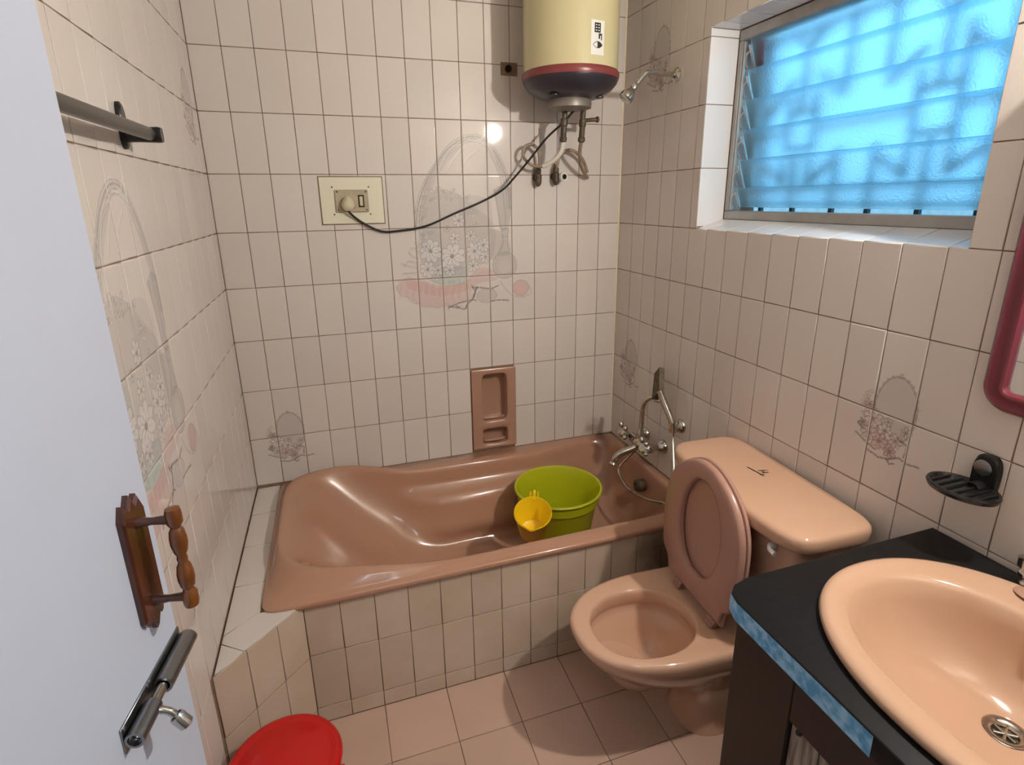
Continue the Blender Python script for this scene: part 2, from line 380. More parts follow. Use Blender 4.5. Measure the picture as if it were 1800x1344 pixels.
# ------------------------------------------------------------------ murals printed on the tiles
class Canvas:
    """rgba paint buffer in metres, resolution res"""
    def __init__(s, x0, y0, x1, y1, res=0.001):
        s.x0, s.y0, s.res = x0, y0, res; s.w = int((x1 - x0) / res); s.h = int((y1 - y0) / res)
        s.c = np.zeros((s.h, s.w, 3), np.float32); s.a = np.zeros((s.h, s.w), np.float32)
    def _over(s, sl, cov, col):
        ca = s.a[sl]; na = cov + ca * (1 - cov); k = np.where(na > 1e-6, cov / np.maximum(na, 1e-6), 0)[..., None]
        s.c[sl] = s.c[sl] * (1 - k) + np.array(col, np.float32) * k; s.a[sl] = na
    def _box(s, P, m):
        P = np.array(P); a = np.floor((P.min(0) - m - (s.x0, s.y0)) / s.res).astype(int); b = np.ceil((P.max(0) + m - (s.x0, s.y0)) / s.res).astype(int)
        a = np.maximum(a, 0); b = np.minimum(b, (s.w, s.h))
        if a[0] >= b[0] or a[1] >= b[1]: return None
        X, Y = np.meshgrid(s.x0 + (np.arange(a[0], b[0]) + .5) * s.res, s.y0 + (np.arange(a[1], b[1]) + .5) * s.res)
        return (slice(a[1], b[1]), slice(a[0], b[0])), X, Y
    def line(s, P, w, col, al=1.0):
        q = s._box(P, w * 2)
        if not q: return
        sl, X, Y = q; D = np.full(X.shape, 9.0)
        for (ax, ay), (bx, by) in zip(P[:-1], P[1:]):
            dx, dy = bx - ax, by - ay; L = dx * dx + dy * dy + 1e-12
            t = np.clip(((X - ax) * dx + (Y - ay) * dy) / L, 0, 1)
            D = np.minimum(D, np.hypot(X - ax - t * dx, Y - ay - t * dy))
        s._over(sl, np.clip((w / 2 - D) / (s.res * 1.2) + .5, 0, 1) * al, col)
    def poly(s, P, col, al, soft=0.0):
        q = s._box(P, .002)
        if not q: return
        sl, X, Y = q; ins = np.zeros(X.shape, bool)
        for i in range(len(P)):
            (x1, y1), (x2, y2) = P[i - 1], P[i]
            if y1 == y2: continue
            ins ^= ((y1 > Y) != (y2 > Y)) & (X < (x2 - x1) * (Y - y1) / (y2 - y1) + x1)
        s._over(sl, ins * np.float32(al), col)
    def ell(s, cx, cy, rx, ry, n=40, a0=0, a1=2 * pi, rot=0):
        return [(cx + rx * cos(t) * cos(rot) - ry * sin(t) * sin(rot), cy + rx * cos(t) * sin(rot) + ry * sin(t) * cos(rot)) for t in np.linspace(a0, a1, n)]
    def flower(s, cx, cy, r, n=8, col=(.74, .71, .70), line=(.26, .24, .25), al=.6, ph=0.0):
        for k in range(n):
            t = ph + 2 * pi * k / n; rr = r * random.uniform(.85, 1.05)
            P = s.ell(cx + cos(t) * rr * .56, cy + sin(t) * rr * .56, rr * .46, rr * .27, 18, rot=t)
            s.poly(P, col, al); s.line(P, .002, line, .72)
            s.line([(cx + cos(t) * r * .2, cy + sin(t) * r * .2), (cx + cos(t) * r * .75, cy + sin(t) * r * .75)], .0011, line, .35)
        s.poly(s.ell(cx, cy, r * .16, r * .16, 12), (.30, .24, .20), .7)
    def sample(s, X, Y):
        i = np.clip(((X - s.x0) / s.res - .5).round().astype(int), 0, s.w - 1); j = np.clip(((Y - s.y0) / s.res - .5).round().astype(int), 0, s.h - 1)
        inside = (X >= s.x0) & (X < s.x0 + s.w * s.res) & (Y >= s.y0) & (Y < s.y0 + s.h * s.res)
        out = np.zeros((len(X), 4), np.float32); out[:, :3] = s.c[j, i]; out[:, 3] = s.a[j, i] * inside
        return out
    def any(s, X, Y):
        i0, i1 = [int((v - s.x0) / s.res) for v in X]; j0, j1 = [int((v - s.y0) / s.res) for v in Y]
        i0, j0 = max(i0, 0), max(j0, 0)
        return i1 > 0 and j1 > 0 and i0 < s.w and j0 < s.h and s.a[j0:j1, i0:i1].max() > .05

GREY = (.33, .31, .31); LGREY = (.42, .40, .40); PINK = (.56, .33, .31); WHITE = (.80, .76, .73); DARK = (.12, .10, .10); BLUE = (.38, .42, .44)
def big_mural():
    cv = Canvas(.58, 1.04, 1.22, 1.86, .00125)
    a, b, c, d, e, f, g, h = 0.000483717, -7.77793e-05, 0.538233, -0.000125842, -0.000618446, 1.82602, -7.69811e-05, -6.3754e-05
    def W(x, y): k = g * x + h * y + 1; return ((a * x + b * y + c) / k, (d * x + e * y + f) / k)
    S = .00057
    def L(pts, w=3.6, col=GREY, al=.78, k=5):
        P = [Vector((*W(*p), 0)) for p in pts]
        if k: P = spline(P, k)
        cv.line([(p.x, p.y) for p in P], w * S, col, al)
    def F(pts, col, al, k=4):
        P = [Vector((*W(*p), 0)) for p in pts]; P.append(P[0]); P = spline(P, k) if k else P
        cv.poly([(p.x, p.y) for p in P], col, al)
    # basket back and draped post in grey wash
    F([(370, 620), (420, 480), (520, 430), (640, 470), (760, 560), (880, 680), (860, 900), (700, 960), (560, 980), (390, 940)], GREY, .30)
    F([(400, 900), (380, 680), (470, 700), (520, 760), (540, 900), (480, 960)], BLUE, .28)
    F([(640, 500), (720, 470), (850, 520), (860, 720), (780, 760), (660, 680)], LGREY, .28)
    F([(420, 330), (520, 200), (610, 130), (700, 80), (800, 90), (700, 120), (560, 250), (470, 400), (400, 560), (365, 640)], LGREY, .3)
    F([(800, 90), (890, 180), (960, 330), (985, 440), (930, 420), (880, 260)], LGREY, .3)
    F([(870, 440), (930, 400), (985, 430), (985, 560), (960, 700), (920, 700), (900, 560)], GREY, .42)
    L([(880, 430), (900, 560), (925, 700)], 5); L([(930, 420), (950, 560), (955, 690)], 6, DARK, .25); L([(985, 420), (990, 560), (968, 700)], 5)
    F([(850, 700), (930, 720), (940, 800), (900, 880), (860, 900)], GREY, .35)
    # oval basket handle: several strands
    for off, w_, al in ((0, 9, .75), (18, 6, .65), (-15, 5, .6), (36, 4.5, .5)):
        L([(352 + off, 690), (362 + off, 560), (400 + off, 430), (455 + off, 320), (520 + off, 215), (600 + off * .6, 130 + off), (700, 78 + off), (800, 92 + off), (880 - off * .6, 180 + off), (940 - off, 300), (972 - off, 430), (982 - off, 560)], w_, GREY, al)
    # ribbon and bow; the faint white partly paints in a highlight
    for P in ([(505, 300), (545, 210), (600, 150), (660, 128)], [(560, 300), (610, 215), (690, 120)], [(650, 300), (690, 225), (760, 165)],
              [(680, 100), (690, 55), (740, 60), (770, 100), (830, 130)], [(830, 130), (850, 60), (820, 60), (780, 100), (700, 100)],
              [(830, 120), (870, 190), (890, 250)], [(700, 100), (760, 110), (840, 140), (870, 165)]):
        L(P, 12, WHITE, .28); L([(p[0] + 8, p[1] + 7) for p in P], 2.5, GREY, .45)
    # garland of tiny blooms
    for P in [(390, 640), (375, 590), (400, 560), (430, 520), (415, 480), (450, 450), (500, 430), (540, 440), (590, 450), (640, 480), (690, 490), (470, 490), (400, 620), (430, 580),
              (560, 480), (720, 560), (740, 600), (700, 600), (745, 660), (380, 730), (420, 760), (460, 740), (390, 790), (500, 470), (600, 510)]:
        for q in range(3):
            x, y = W(P[0] + random.uniform(-18, 18), P[1] + random.uniform(-18, 18))
            cv.line(cv.ell(x, y, .0058, .0052, 12), .0017, GREY if q else LGREY, .7)
            if q == 0: cv.poly(cv.ell(x, y, .004, .004, 8), WHITE, .5)
    # pink ruffled cloth
    F([(215, 1090), (290, 1030), (400, 1050), (500, 1085), (680, 1050), (760, 970), (870, 975), (900, 1040), (760, 1070), (725, 1120), (700, 1175), (600, 1215), (500, 1232), (390, 1222), (300, 1170), (235, 1130)], PINK, .36)
    F([(280, 1050), (400, 1060), (500, 1095), (690, 1065), (700, 1110), (560, 1150), (420, 1140), (300, 1100)], (.58, .30, .27), .33)
    L([(215, 1090), (250, 1150), (300, 1165), (330, 1200), (385, 1205), (400, 1230), (450, 1215), (500, 1235), (545, 1205), (600, 1215), (650, 1195), (700, 1180), (735, 1140)], 3.5, (.42, .30, .28), .6)
    for k in range(22):
        x0 = 240 + k * 22; y0 = 1075 + 22 * sin(k * .5); L([(x0 + 12, y0 + 10), (x0 + 4, y0 + 55), (x0 + 6 + (k % 3) * 6, y0 + 95)], 2.5, WHITE if k % 2 else (.45, .30, .28), .5)
    L([(230, 1060), (300, 1030), (400, 1052), (500, 1085), (620, 1080), (700, 1050), (780, 1000), (860, 985)], 3, (.42, .30, .28), .5)
    # base bloom fill, blue green
    F([(430, 1000), (560, 960), (690, 960), (690, 1030), (620, 1075), (520, 1075), (440, 1040)], BLUE, .6)
    F([(470, 1030), (560, 1010), (680, 1030), (640, 1072), (540, 1078)], (.52, .62, .56), .6)
    for k in range(26): x, y = W(random.uniform(450, 690), random.uniform(985, 1065)); cv.line(cv.ell(x, y, .004, .0035, 8), .0014, (.72, .76, .72) if k % 2 else GREY, .7)
    # leaves to the left
    for P in ([(360, 960), (300, 950), (250, 930)], [(365, 900), (320, 880), (300, 850)], [(370, 860), (340, 830), (310, 835)], [(370, 990), (310, 1000), (260, 1000)], [(365, 930), (300, 920), (270, 950)], [(368, 830), (340, 790)]):
        L(P, 5, DARK, .35); L([(p[0], p[1] + 12) for p in P], 2, GREY, .5)
    # large blooms
    for (x, y, r, n) in [(450, 850, 82, 9), (595, 885, 96, 9), (430, 975, 62, 8), (640, 645, 50, 7), (720, 745, 40, 7), (615, 765, 44, 6), (745, 850, 66, 8), (805, 810, 52, 8), (735, 950, 46, 7), (820, 890, 44, 7), (420, 820, 34, 6), (580, 980, 44, 7), (500, 980, 40, 7), (560, 700, 26, 6)]:
        X, Y = W(x, y); cv.flower(X, Y, r * S, n, ph=random.random(), al=.62)
    # scent bottle
    X, Y = W(950, 945); cv.poly(cv.ell(X, Y, .052, .055), GREY, .34); cv.line(cv.ell(X, Y, .052, .055), .0026, GREY, .75); cv.line(cv.ell(X, Y, .040, .044), .0016, GREY, .5)
    cv.poly(cv.ell(X, Y - .004, .026, .03), (.62, .58, .54), .5)
    F([(925, 700), (975, 700), (972, 770), (990, 860), (900, 880), (935, 780)], GREY, .4, 3)
    L([(925, 700), (935, 770), (930, 830), (895, 880)], 3); L([(975, 700), (968, 770), (975, 840), (1005, 880)], 3); L([(930, 750), (970, 750)], 4); L([(928, 700), (975, 700)], 5)
    # pink ball, grey pot, twigs
    X, Y = W(1058, 1098); cv.poly(cv.ell(X, Y, .036, .033), PINK, .45); cv.line(cv.ell(X, Y, .036, .033), .0028, (.40, .28, .26), .6); cv.poly(cv.ell(X, Y - .002, .018, .016), (.74, .46, .40), .5)
    L([(920, 1050), (960, 1110), (1010, 1150), (1080, 1160)], 5, GREY, .5); L([(1100, 1060), (1130, 1130), (1060, 1160)], 4, GREY, .5)
    X, Y = W(830, 1150); cv.poly(cv.ell(X, Y, .043, .03), GREY, .28); cv.line(cv.ell(X, Y, .043, .03), .0022, GREY, .6)
    for P in ([(725, 1085), (750, 1130), (738, 1170), (755, 1185)], [(760, 1095), (740, 1140), (725, 1180), (640, 1200), (570, 1240)], [(730, 1090), (800, 1100), (860, 1100), (905, 1080)], [(860, 1190), (920, 1180), (980, 1180)],
              [(620, 1215), (680, 1240), (700, 1205)], [(735, 1180), (700, 1200), (690, 1240)], [(760, 1110), (765, 1090)], [(570, 1225), (640, 1235)]):
        L([(p[0] + random.uniform(-4, 4), p[1] + random.uniform(-4, 4)) for p in P], 6.5, DARK, .8, 4); L([(p[0] + 8, p[1] - 6) for p in P], 2.5, DARK, .5, 2)
    return cv
def small_mural():
    cv = Canvas(.04, .48, .25, .80, .001)
    cx, cy = .150, .672
    cv.poly(cv.ell(cx, cy, .050, .082), (.40, .36, .35), .38); cv.line(cv.ell(cx, cy, .051, .083, 60), .0042, (.27, .22, .21), .62)
    for k in range(26):
        t = 2 * pi * k / 26; cv.line(cv.ell(cx + .053 * cos(t), cy + .085 * sin(t), .003, .003, 8), .0016, (.30, .25, .24), .55)
    cv.line([(cx, cy + .083), (cx - .004, cy + .090), (cx + .004, cy + .090), (cx, cy + .083)], .002, DARK, .5)
    for k in range(12): cv.line(cv.ell(.078 + random.uniform(-.012, .012), .70 - k * .006, .005, .004, 8), .002, (.50, .30, .30) if k % 2 else GREY, .6)
    for (x, y, r, n, c) in [(.085, .665, .016, 6, (.62, .40, .38)), (.10, .635, .026, 8, (.74, .66, .62)), (.135, .615, .022, 7, (.78, .72, .68)), (.165, .60, .020, 7, (.72, .62, .58)), (.125, .585, .022, 7, (.66, .46, .42)),
                            (.095, .595, .022, 8, (.70, .58, .55)), (.155, .57, .018, 7, (.58, .38, .35)), (.185, .63, .014, 6, (.72, .62, .58)), (.14, .64, .012, 6, (.8, .74, .7)), (.075, .615, .013, 5, GREY)]:
        cv.flower(x, y, r, n, col=c, line=(.20, .15, .15), al=.62, ph=random.random())
    for P in ([(.06, .585), (.09, .57), (.12, .56)], [(.062, .61), (.078, .60)], [(.10, .552), (.13, .545), (.155, .55), (.18, .565), (.20, .558), (.228, .562)], [(.15, .55), (.16, .54), (.17, .545)], [(.17, .61), (.195, .60), (.19, .57)]):
        cv.line(P, .0046, DARK, .65)
    return cv
BIG = big_mural(); SMALL = small_mural()
class Ink:
    """canvases placed on a wall: list of (canvas, da, db); canvas x = a + da, y = b + db"""
    def __init__(s, items, step=.0025): s.items = items; s.step = step
    def __call__(s, A, B, probe=False):
        if probe: return any(c.any(A + da, B + db) for c, da, db in s.items)
        out = np.zeros((len(A), 4), np.float32)
        for c, da, db in s.items:
            q = c.sample(A + da, B + db); k = q[:, 3] > 0; out[k] = q[k]
        return out

# ------------------------------------------------------------------ room shell
ZB = 2.0555; CEIL = 2.66; YF = -2.20; RX = 1.6; AY = -0.7754; AX = 0.198
Bs = [0.0, .0555] + [.0555 + .2 * k for k in range(1, 14)]; Bs = [b for b in Bs if b < CEIL - .01] + [CEIL]
def backing(name, boxes, m='grout'):
    g = G()
    for a, b in boxes: g.box(a, b)
    o = g.build(name, m, smooth=False, fix=False); o['kind'] = 'structure'; return o
T0 = .0022
wb = backing('wall_back', [((-.12, T0, -.1), (.905, .14, CEIL)), ((1.105, T0, -.1), (1.85, .14, CEIL)), ((.905, T0, -.1), (1.105, .14, .470)), ((.905, T0, .847), (1.105, .14, CEIL)), ((.905, .075, .470), (1.105, .14, .847))])
cells(wb, (0, 0, 0), (1, 0, 0), (0, 0, 1), [round(.1 * k, 4) for k in range(17)], [b for b in Bs if b > .4],
      holes=[(.9, 1.1, .4555, .8555)], ink=Ink([(BIG, 0, 0), (SMALL, 0, 0)]))
wl = backing('wall_left', [((-.12, YF - 1.6, -.1), (-T0, T0, CEIL))])
cells(wl, (0, 0, 0), (0, 1, 0), (0, 0, 1), [round(-2.2 + .1 * k, 4) for k in range(23)], Bs, skip=lambda a, b: (a > -.98 and b < .44),
      ink=Ink([(BIG, 1.9, .2), (SMALL, .28, -1.2)]))
WY0, WY1, WZ0, WZ1 = -1.453, -.555, 1.4555, 2.08
wr = backing('wall_right', [((RX + T0, WY1 + T0, -.1), (RX + .24, T0, CEIL)), ((RX + T0, YF - .12, -.1), (RX + .24, WY0 - T0, CEIL)), ((RX + T0, WY0 - T0, -.1), (RX + .24, WY1 + T0, WZ0 - .008)), ((RX + T0, WY0 - T0, WZ1 + T0), (RX + .24, WY1 + T0, CEIL))])
As = [0.0] + [round(.1149 + .1 * k, 4) for k in range(21)] + [2.2]
cells(wr, (RX, 0, 0), (0, -1, 0), (0, 0, 1), As, Bs, holes=[(-WY1, -WY0, WZ0, WZ1)], skip=lambda a, b: (a < .77 and b < .44),
      ink=Ink([(SMALL, -.002, -.2), (SMALL, -1.22, -.40), (SMALL, -.12, -1.40)]))
# white reveal tiles inside the window opening
RD = .11
cells(wr, (RX, WY1, 0), (1, 0, 0), (0, 0, 1), [0, RD], [1.462, 1.6555, 1.8555, 2.0555, WZ1], m='sill')
cells(wr, (RX, WY0, 0), (-1, 0, 0), (0, 0, 1), [-RD, 0], [1.462, 1.6555, 1.8555, 2.0555, WZ1], m='sill')
hh = math.hypot(RD, .030); sv = Vector((RD / hh, 0, .030 / hh))
cells(wr, (RX, 0, WZ0), (0, -1, 0), tuple(sv), [round(-WY1, 4)] + [round(.6149 + .1 * k, 4) for k in range(9)] + [-WY0], [0, hh], m='sill')
cells(wr, (RX, 0, WZ1), (0, 1, 0), (1, 0, 0), [WY0] + [round(-1.4149 + .1 * k, 4) for k in range(9)] + [WY1], [0, RD], m='sill')
g = G(); g.add([(RX + T0, WY0, WZ0 - .008), (RX + RD, WY0, WZ0 - .008), (RX + RD, WY0, 1.483), (RX + T0, WY0, 1.4525), (RX + T0, WY1, WZ0 - .008), (RX + RD, WY1, WZ0 - .008), (RX + RD, WY1, 1.483), (RX + T0, WY1, 1.4525)],
               [(0, 1, 2, 3), (4, 7, 6, 5), (3, 2, 6, 7), (0, 4, 5, 1), (1, 5, 6, 2), (0, 3, 7, 4)])
g.build('sill_bed', 'grout', wr, smooth=False)
# front wall (behind the camera side) with the doorway the camera stands in
DX0, DX1, DZ = 0.0, .76, 2.05
backing('wall_front', [((-.12, YF - .12, 0), (DX0, YF, CEIL)), ((DX1, YF - .12, 0), (RX + .24, YF, CEIL)), ((DX0, YF - .12, DZ), (DX1, YF, CEIL))], 'plaster')
backing('wall_hallway', [((-.12, -3.8, -.1), (2.2, -3.7, CEIL)), ((1.3, -3.8, -.1), (1.4, YF - .12, CEIL))], 'plaster')
ce = backing('ceiling', [((-.12, -3.8, CEIL), (RX + .24, .14, CEIL + .1))], 'plaster')
fl = backing('floor', [((-.12, -3.8, -.1), (RX + .24, .14, -T0))])
FA = [-.002] + [round(AX + .2 * k, 4) for k in range(8)]; FA[-1] = 1.6
FBs = [round(AY - .2 * k, 4) for k in range(8)][::-1]; FBs = [YF] + FBs
def floor_skip(a, b): return a < .12 and b > -.9
cells(fl, (0, 0, 0), (1, 0, 0), (0, 1, 0), [0, AX] + [round(AX + .2 * k, 4) for k in range(1, 8)], FBs, m='floor', skip=None, tilt=.0012)

o = G().box((RX - .0075, -.0012, .462), (RX, .001, CEIL), .0005).build('trim_1', 'caulk', smooth=False); o['kind'] = 'structure'
# tub apron and tiled corner ledge: one tiled masonry piece of the room
ap = G()
ap.box((AX + .002, AY + T0, -.002), (RX, AY + .05, .436))
pts = [(AX, AY + T0), (0.0, -.9785 + T0), (0.0, -.90), (.14, -.755)]
k = len(ap.v)
for z in (-.002, .4375): ap.v += [(p[0], p[1], z) for p in pts]
ap.f += [(k + 3, k + 2, k + 1, k), (k + 4, k + 5, k + 6, k + 7)] + [(k + i, k + (i + 1) % 4, k + 4 + (i + 1) % 4, k + 4 + i) for i in range(4)]
pts = [(0, 0), (0, -.9740), (AX, AY + .0045), (AX, AY + .03), (.088, AY + .03), (.088, 0)]
k = len(ap.v)
for z in (.40, .4430): ap.v += [(p[0], p[1], z) for p in pts]
ap.f += [tuple(k + i for i in range(6))[::-1], tuple(k + 6 + i for i in range(6))] + [(k + i, k + (i + 1) % 6, k + 6 + (i + 1) % 6, k + 6 + i) for i in range(6)]
apo = ap.build('tub_surround', 'grout', smooth=False)
tag(apo, 'tiled masonry front and corner ledge enclosing the pink bathtub', 'tub surround')
cells(apo, (AX, AY, 0), (1, 0, 0), (0, 0, 1), [round(.1 * k, 4) for k in range(15)] + [1.402 - .0], [0, .058, .258, .4385], m='apron')
cu = Vector((AX, AY + .9785, 0)).normalized(); cl = math.hypot(AX, AY + .9785)
cells(apo, (0, -.9785, 0), tuple(cu), (0, 0, 1), [0, cl - .187, cl - .09, cl], [0, .052, .252, .4445], m='apron')
for P in ([(0, -.63), (.087, -.63), (.087, -.42), (0, -.42)], [(0, -.42), (.087, -.42), (.087, -.21), (0, -.21)], [(0, -.21), (.087, -.21), (.087, -.001), (0, -.001)],
          [(0, -.63), (0, -.838), (.087, -.765), (.087, -.63)], [(0, -.838), (0, -.865), (.062, -.911), (.197, -.777), (.195, -.772), (.087, -.772), (.087, -.765)], [(0, -.865), (0, -.976), (.062, -.911)]):
    lay(apo, (0, 0, .4455), (1, 0, 0), (0, 1, 0), P, 'sill' if False else 'tile')

# ------------------------------------------------------------------ unseen fill light added in the hallway to brighten the room
hl = bpy.data.lights.new('hallway_fill', 'AREA'); hl.size = .6; hl.energy = HALL; hl.color = HALL_COL
ho = bpy.data.objects.new('hallway_fill', hl); ho.location = (.6, -3.0, CEIL - .02); link(ho)

# ------------------------------------------------------------------ window with frosted louvres
win = empty('window_1', (RX + RD, (WY0 + WY1) / 2, 1.486)); win['kind'] = 'structure'
def P(o, parent):                      # parent keeping world placement
    o.parent = parent; o.matrix_parent_inverse = Matrix.Translation(-Vector(parent.location)) if parent.rotation_euler.z == 0 else parent.matrix_basis.inverted(); return o
def part(g, name, m, parent, **k):
    o = g.build(name, m, None, **k)
    bpy.context.view_layer.update() if False else None
    pm = Matrix.Translation(parent.location) @ Matrix.Rotation(parent.rotation_euler.z, 4, 'Z')
    o.parent = parent; o.matrix_parent_inverse = pm.inverted()
    return o
def sub(g, name, m, parent, **k):      # parent is itself a part placed in world space
    o = g.build(name, m, None, **k); o.parent = parent
    o.matrix_parent_inverse = Matrix.Identity(4)
    if parent.parent: o.matrix_parent_inverse = Matrix.Identity(4)
    return o
fx0, fx1 = RX + RD, RX + RD + .055
g = G(); g.box((fx0, WY0, 1.484), (fx1, WY1, 1.514), .003); part(g, 'bottom_rail', 'frame', win)
g = G(); g.box((fx0, WY0, 2.046), (fx1, WY1, 2.079), .003); part(g, 'top_rail', 'frame', win)
g = G(); g.box((fx0, WY1 - .020, 1.514), (fx1, WY1, 2.046), .003); part(g, 'stile', 'frame', win)
g = G(); g.box((fx0, WY0, 1.514), (fx1, WY0 + .020, 2.046), .003); part(g, 'stile', 'frame', win)
tops = [2.040, 1.951, 1.859, 1.768, 1.676, 1.586]; bots = [1.949, 1.858, 1.766, 1.675, 1.584, 1.527]
for i, (zt, zb) in enumerate(zip(tops, bots)):
    xa, xb = RX + .113, RX + .113 + (.036 if i < 5 else .024)
    zt += .003; d = Vector((xb - xa, 0, zb - zt)).normalized(); nn = Vector((d.z, 0, -d.x)) * .002
    g = G(); y0, y1 = -.607, -1.425
    a, b = Vector((xa, 0, zt)), Vector((xb, 0, zb))
    q = [a - nn, a + nn, b + nn, b - nn]
    g.loft([[p + Vector((0, y, 0)) for p in q] for y in (y0, y1)], True, True)
    part(g, 'louvre_blade', 'glass', win, smooth=False)
    for ys in (-.600, -1.430):
        g = G(); w = .004
        am, bm_ = a + (b - a) * .15, a + (b - a) * .98
        qq = [am - nn * 2.2, am + nn * 2.2, bm_ + nn * 2.2, bm_ - nn * 2.2]
        g.loft([[p + Vector((0, ys + s_ * w, 0)) for p in qq] for s_ in (-1, 1)], True, True)
        mid = a + (b - a) * .45
        g.tube([mid + Vector((-.004, ys + .006, .012)), mid + Vector((-.010, ys + .014, .0)), mid + Vector((-.006, ys + .018, -.022)), mid + Vector((-.002, ys + .012, -.038))], .0035, 6, smooth=3)
        part(g, 'louvre_clip', 'clip', win)
for y in (-.583, -1.44 + .005):
    g = G(); g.box((RX + .112, y - .004, 1.518), (RX + .118, y + .004, 2.04), .001); part(g, 'link_bar', 'clip', win)
g = G(); g.box((RX + .155, -.590, 1.965), (RX + .162, -.625, 2.04)); part(g, 'red_tab', 'redpaint', win, label='red tab at the window top corner')
# iron grille outside the glass
gr = empty('window_grille', (1.83, -.95, 1.50))
tag(gr, 'geometric iron bar grille seen blurred behind the frosted louvres', 'grille')
SEG = [(-.581, 2.06, -.600, 1.50), (-.606, 1.668, -.697, 1.607), (-.697, 1.69, -.697, 1.60), (-.742, 1.69, -.742, 1.50), (-.800, 1.69, -.800, 1.60), (-.803, 1.605, -.889, 1.675), (-.896, 1.70, -.896, 1.50), (-1.018, 1.70, -1.018, 1.50),
       (-1.023, 1.672, -1.112, 1.612), (-1.112, 1.70, -1.112, 1.608), (-1.165, 1.70, -1.165, 1.50), (-1.220, 1.70, -1.220, 1.612), (-1.220, 1.618, -1.31, 1.68), (-.56, 1.545, -1.45, 1.545), (-.56, 1.590, -1.45, 1.595),
       (-.697, 1.87, -.697, 1.706), (-.798, 1.87, -.798, 1.706), (-.697, 1.709, -.798, 1.709), (-.742, 2.0, -.742, 1.816), (-.697, 1.815, -.798, 1.815), (-.798, 1.765, -1.110, 1.769), (-.56, 1.762, -.697, 1.760),
       (-1.112, 1.868, -1.112, 1.713), (-1.218, 1.95, -1.218, 1.70), (-1.165, 1.97, -1.165, 1.822), (-1.112, 1.818, -1.220, 1.818), (-1.112, 1.713, -1.220, 1.713), (-1.220, 1.770, -1.45, 1.773), (-1.022, 1.845, -1.118, 1.915),
       (-1.020, 2.06, -1.020, 1.87), (-1.128, 2.02, -1.163, 1.975), (-1.200, 2.02, -1.165, 1.974), (-.893, 2.06, -.893, 1.844), (-.801, 1.915, -.887, 1.845), (-.599, 1.820, -.70, 1.914), (-.69, 2.04, -.740, 1.998), (-.804, 2.045, -.742, 1.996),
       (-1.225, 1.915, -1.31, 1.85), (-.56, 2.045, -1.45, 2.05), (-1.31, 2.06, -1.31, 1.50), (-1.42, 2.06, -1.42, 1.50)]
for (y0, z0, y1, z1) in SEG:
    a, b = Vector((1.83, y0, z0)), Vector((1.83, y1, z1)); d = (b - a).normalized(); s_ = Vector((0, -d.z, d.y)) * .0062; t_ = Vector((.0062, 0, 0))
    g = G(); g.loft([[p + s_ + t_, p - s_ + t_, p - s_ - t_, p + s_ - t_] for p in (a, b)], True, True)
    part(g, 'grille_bar', 'grille', gr, smooth=False)
# world outside: ground and a low neighbouring parapet
o = G().box((1.9, -30, -3.4), (60, 30, -3.3)).build('ground', 'concrete', smooth=False); o['kind'] = 'structure'
nb = empty('neighbour_parapet', (9.0, -1.0, -3.3)); tag(nb, 'low pale parapet wall of the neighbouring house outside the window', 'wall')
part(G().box((9, -16, -3.3), (9.4, 12, 1.62)), 'wall_panel', 'concrete', nb, smooth=False)
part(G().box((8.96, -11.2, .2), (9.0, -9.9, 1.6)), 'red_panel', 'redpaint', nb, smooth=False, label='red panel on the parapet')

# ------------------------------------------------------------------ door (opened inwards)
yaw = radians(8.0); du = Vector((sin(yaw), cos(yaw), 0)); dn = Vector((cos(yaw), -sin(yaw), 0))
EDGE = Vector((0.1235, -1.4915, 0))                      # front face, free edge
DW = .715
def D(u, n, z): return EDGE + du * u + dn * n + Vector((0, 0, z))
def dframe(g):                                            # map (u, n, z) coordinates to the world
    g.v = [tuple(D(*p)) for p in g.v]; return g
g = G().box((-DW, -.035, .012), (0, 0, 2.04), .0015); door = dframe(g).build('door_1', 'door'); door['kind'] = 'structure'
def dpart(g, name, m, parent, **k):
    o = dframe(g).build(name, m, None, **k); o.parent = parent; return o
# handle: wooden back plate with shaped ends, two posts, turned grip
uc = -.053
outl = [(-.024, 1.064), (-.016, 1.054), (-.010, 1.060), (.0, 1.040), (.010, 1.056), (.017, 1.050), (.024, 1.066), (.024, 1.205), (.016, 1.222), (.006, 1.214), (.0, 1.228), (-.008, 1.216), (-.016, 1.222), (-.024, 1.205)]
g = G(); g.loft([[(uc + a, n_, z + .004) for a, z in [((p[0]) * s_, 1.134 + (p[1] - 1.134) * s_) for p in outl]] for n_, s_ in ((0, 1), (.006, 1), (.009, .93))], True, True)
hp = dpart(g, 'pull_handle', 'wood', door, ang=25)
for z in (1.085, 1.195):
    g = G().lathe([(.0075, .008), (.006, .014), (.0045, .026), (.0055, .038), (.006, .044)], (uc, 0, z), (0, 1, 0), 14)
    dpart(g, 'post', 'wood', hp)
prof = [(.004, -.082), (.010, -.080), (.0115, -.074), (.0115, -.058), (.009, -.054), (.0075, -.050), (.0105, -.045), (.0122, -.034), (.0122, -.024), (.010, -.012), (.0068, -.006), (.0078, 0), (.0068, .006),
        (.010, .012), (.0122, .024), (.0122, .034), (.0105, .045), (.0075, .050), (.009, .054), (.0115, .058), (.0115, .074), (.010, .080), (.004, .082)]
g = G().lathe([(r_ * .80, h_ * .86) for r_, h_ in prof], (uc, .050, 1.1405), (0, 0, 1), 20); dpart(g, 'grip', 'woodgold', hp, label='gold-brown turned grip')
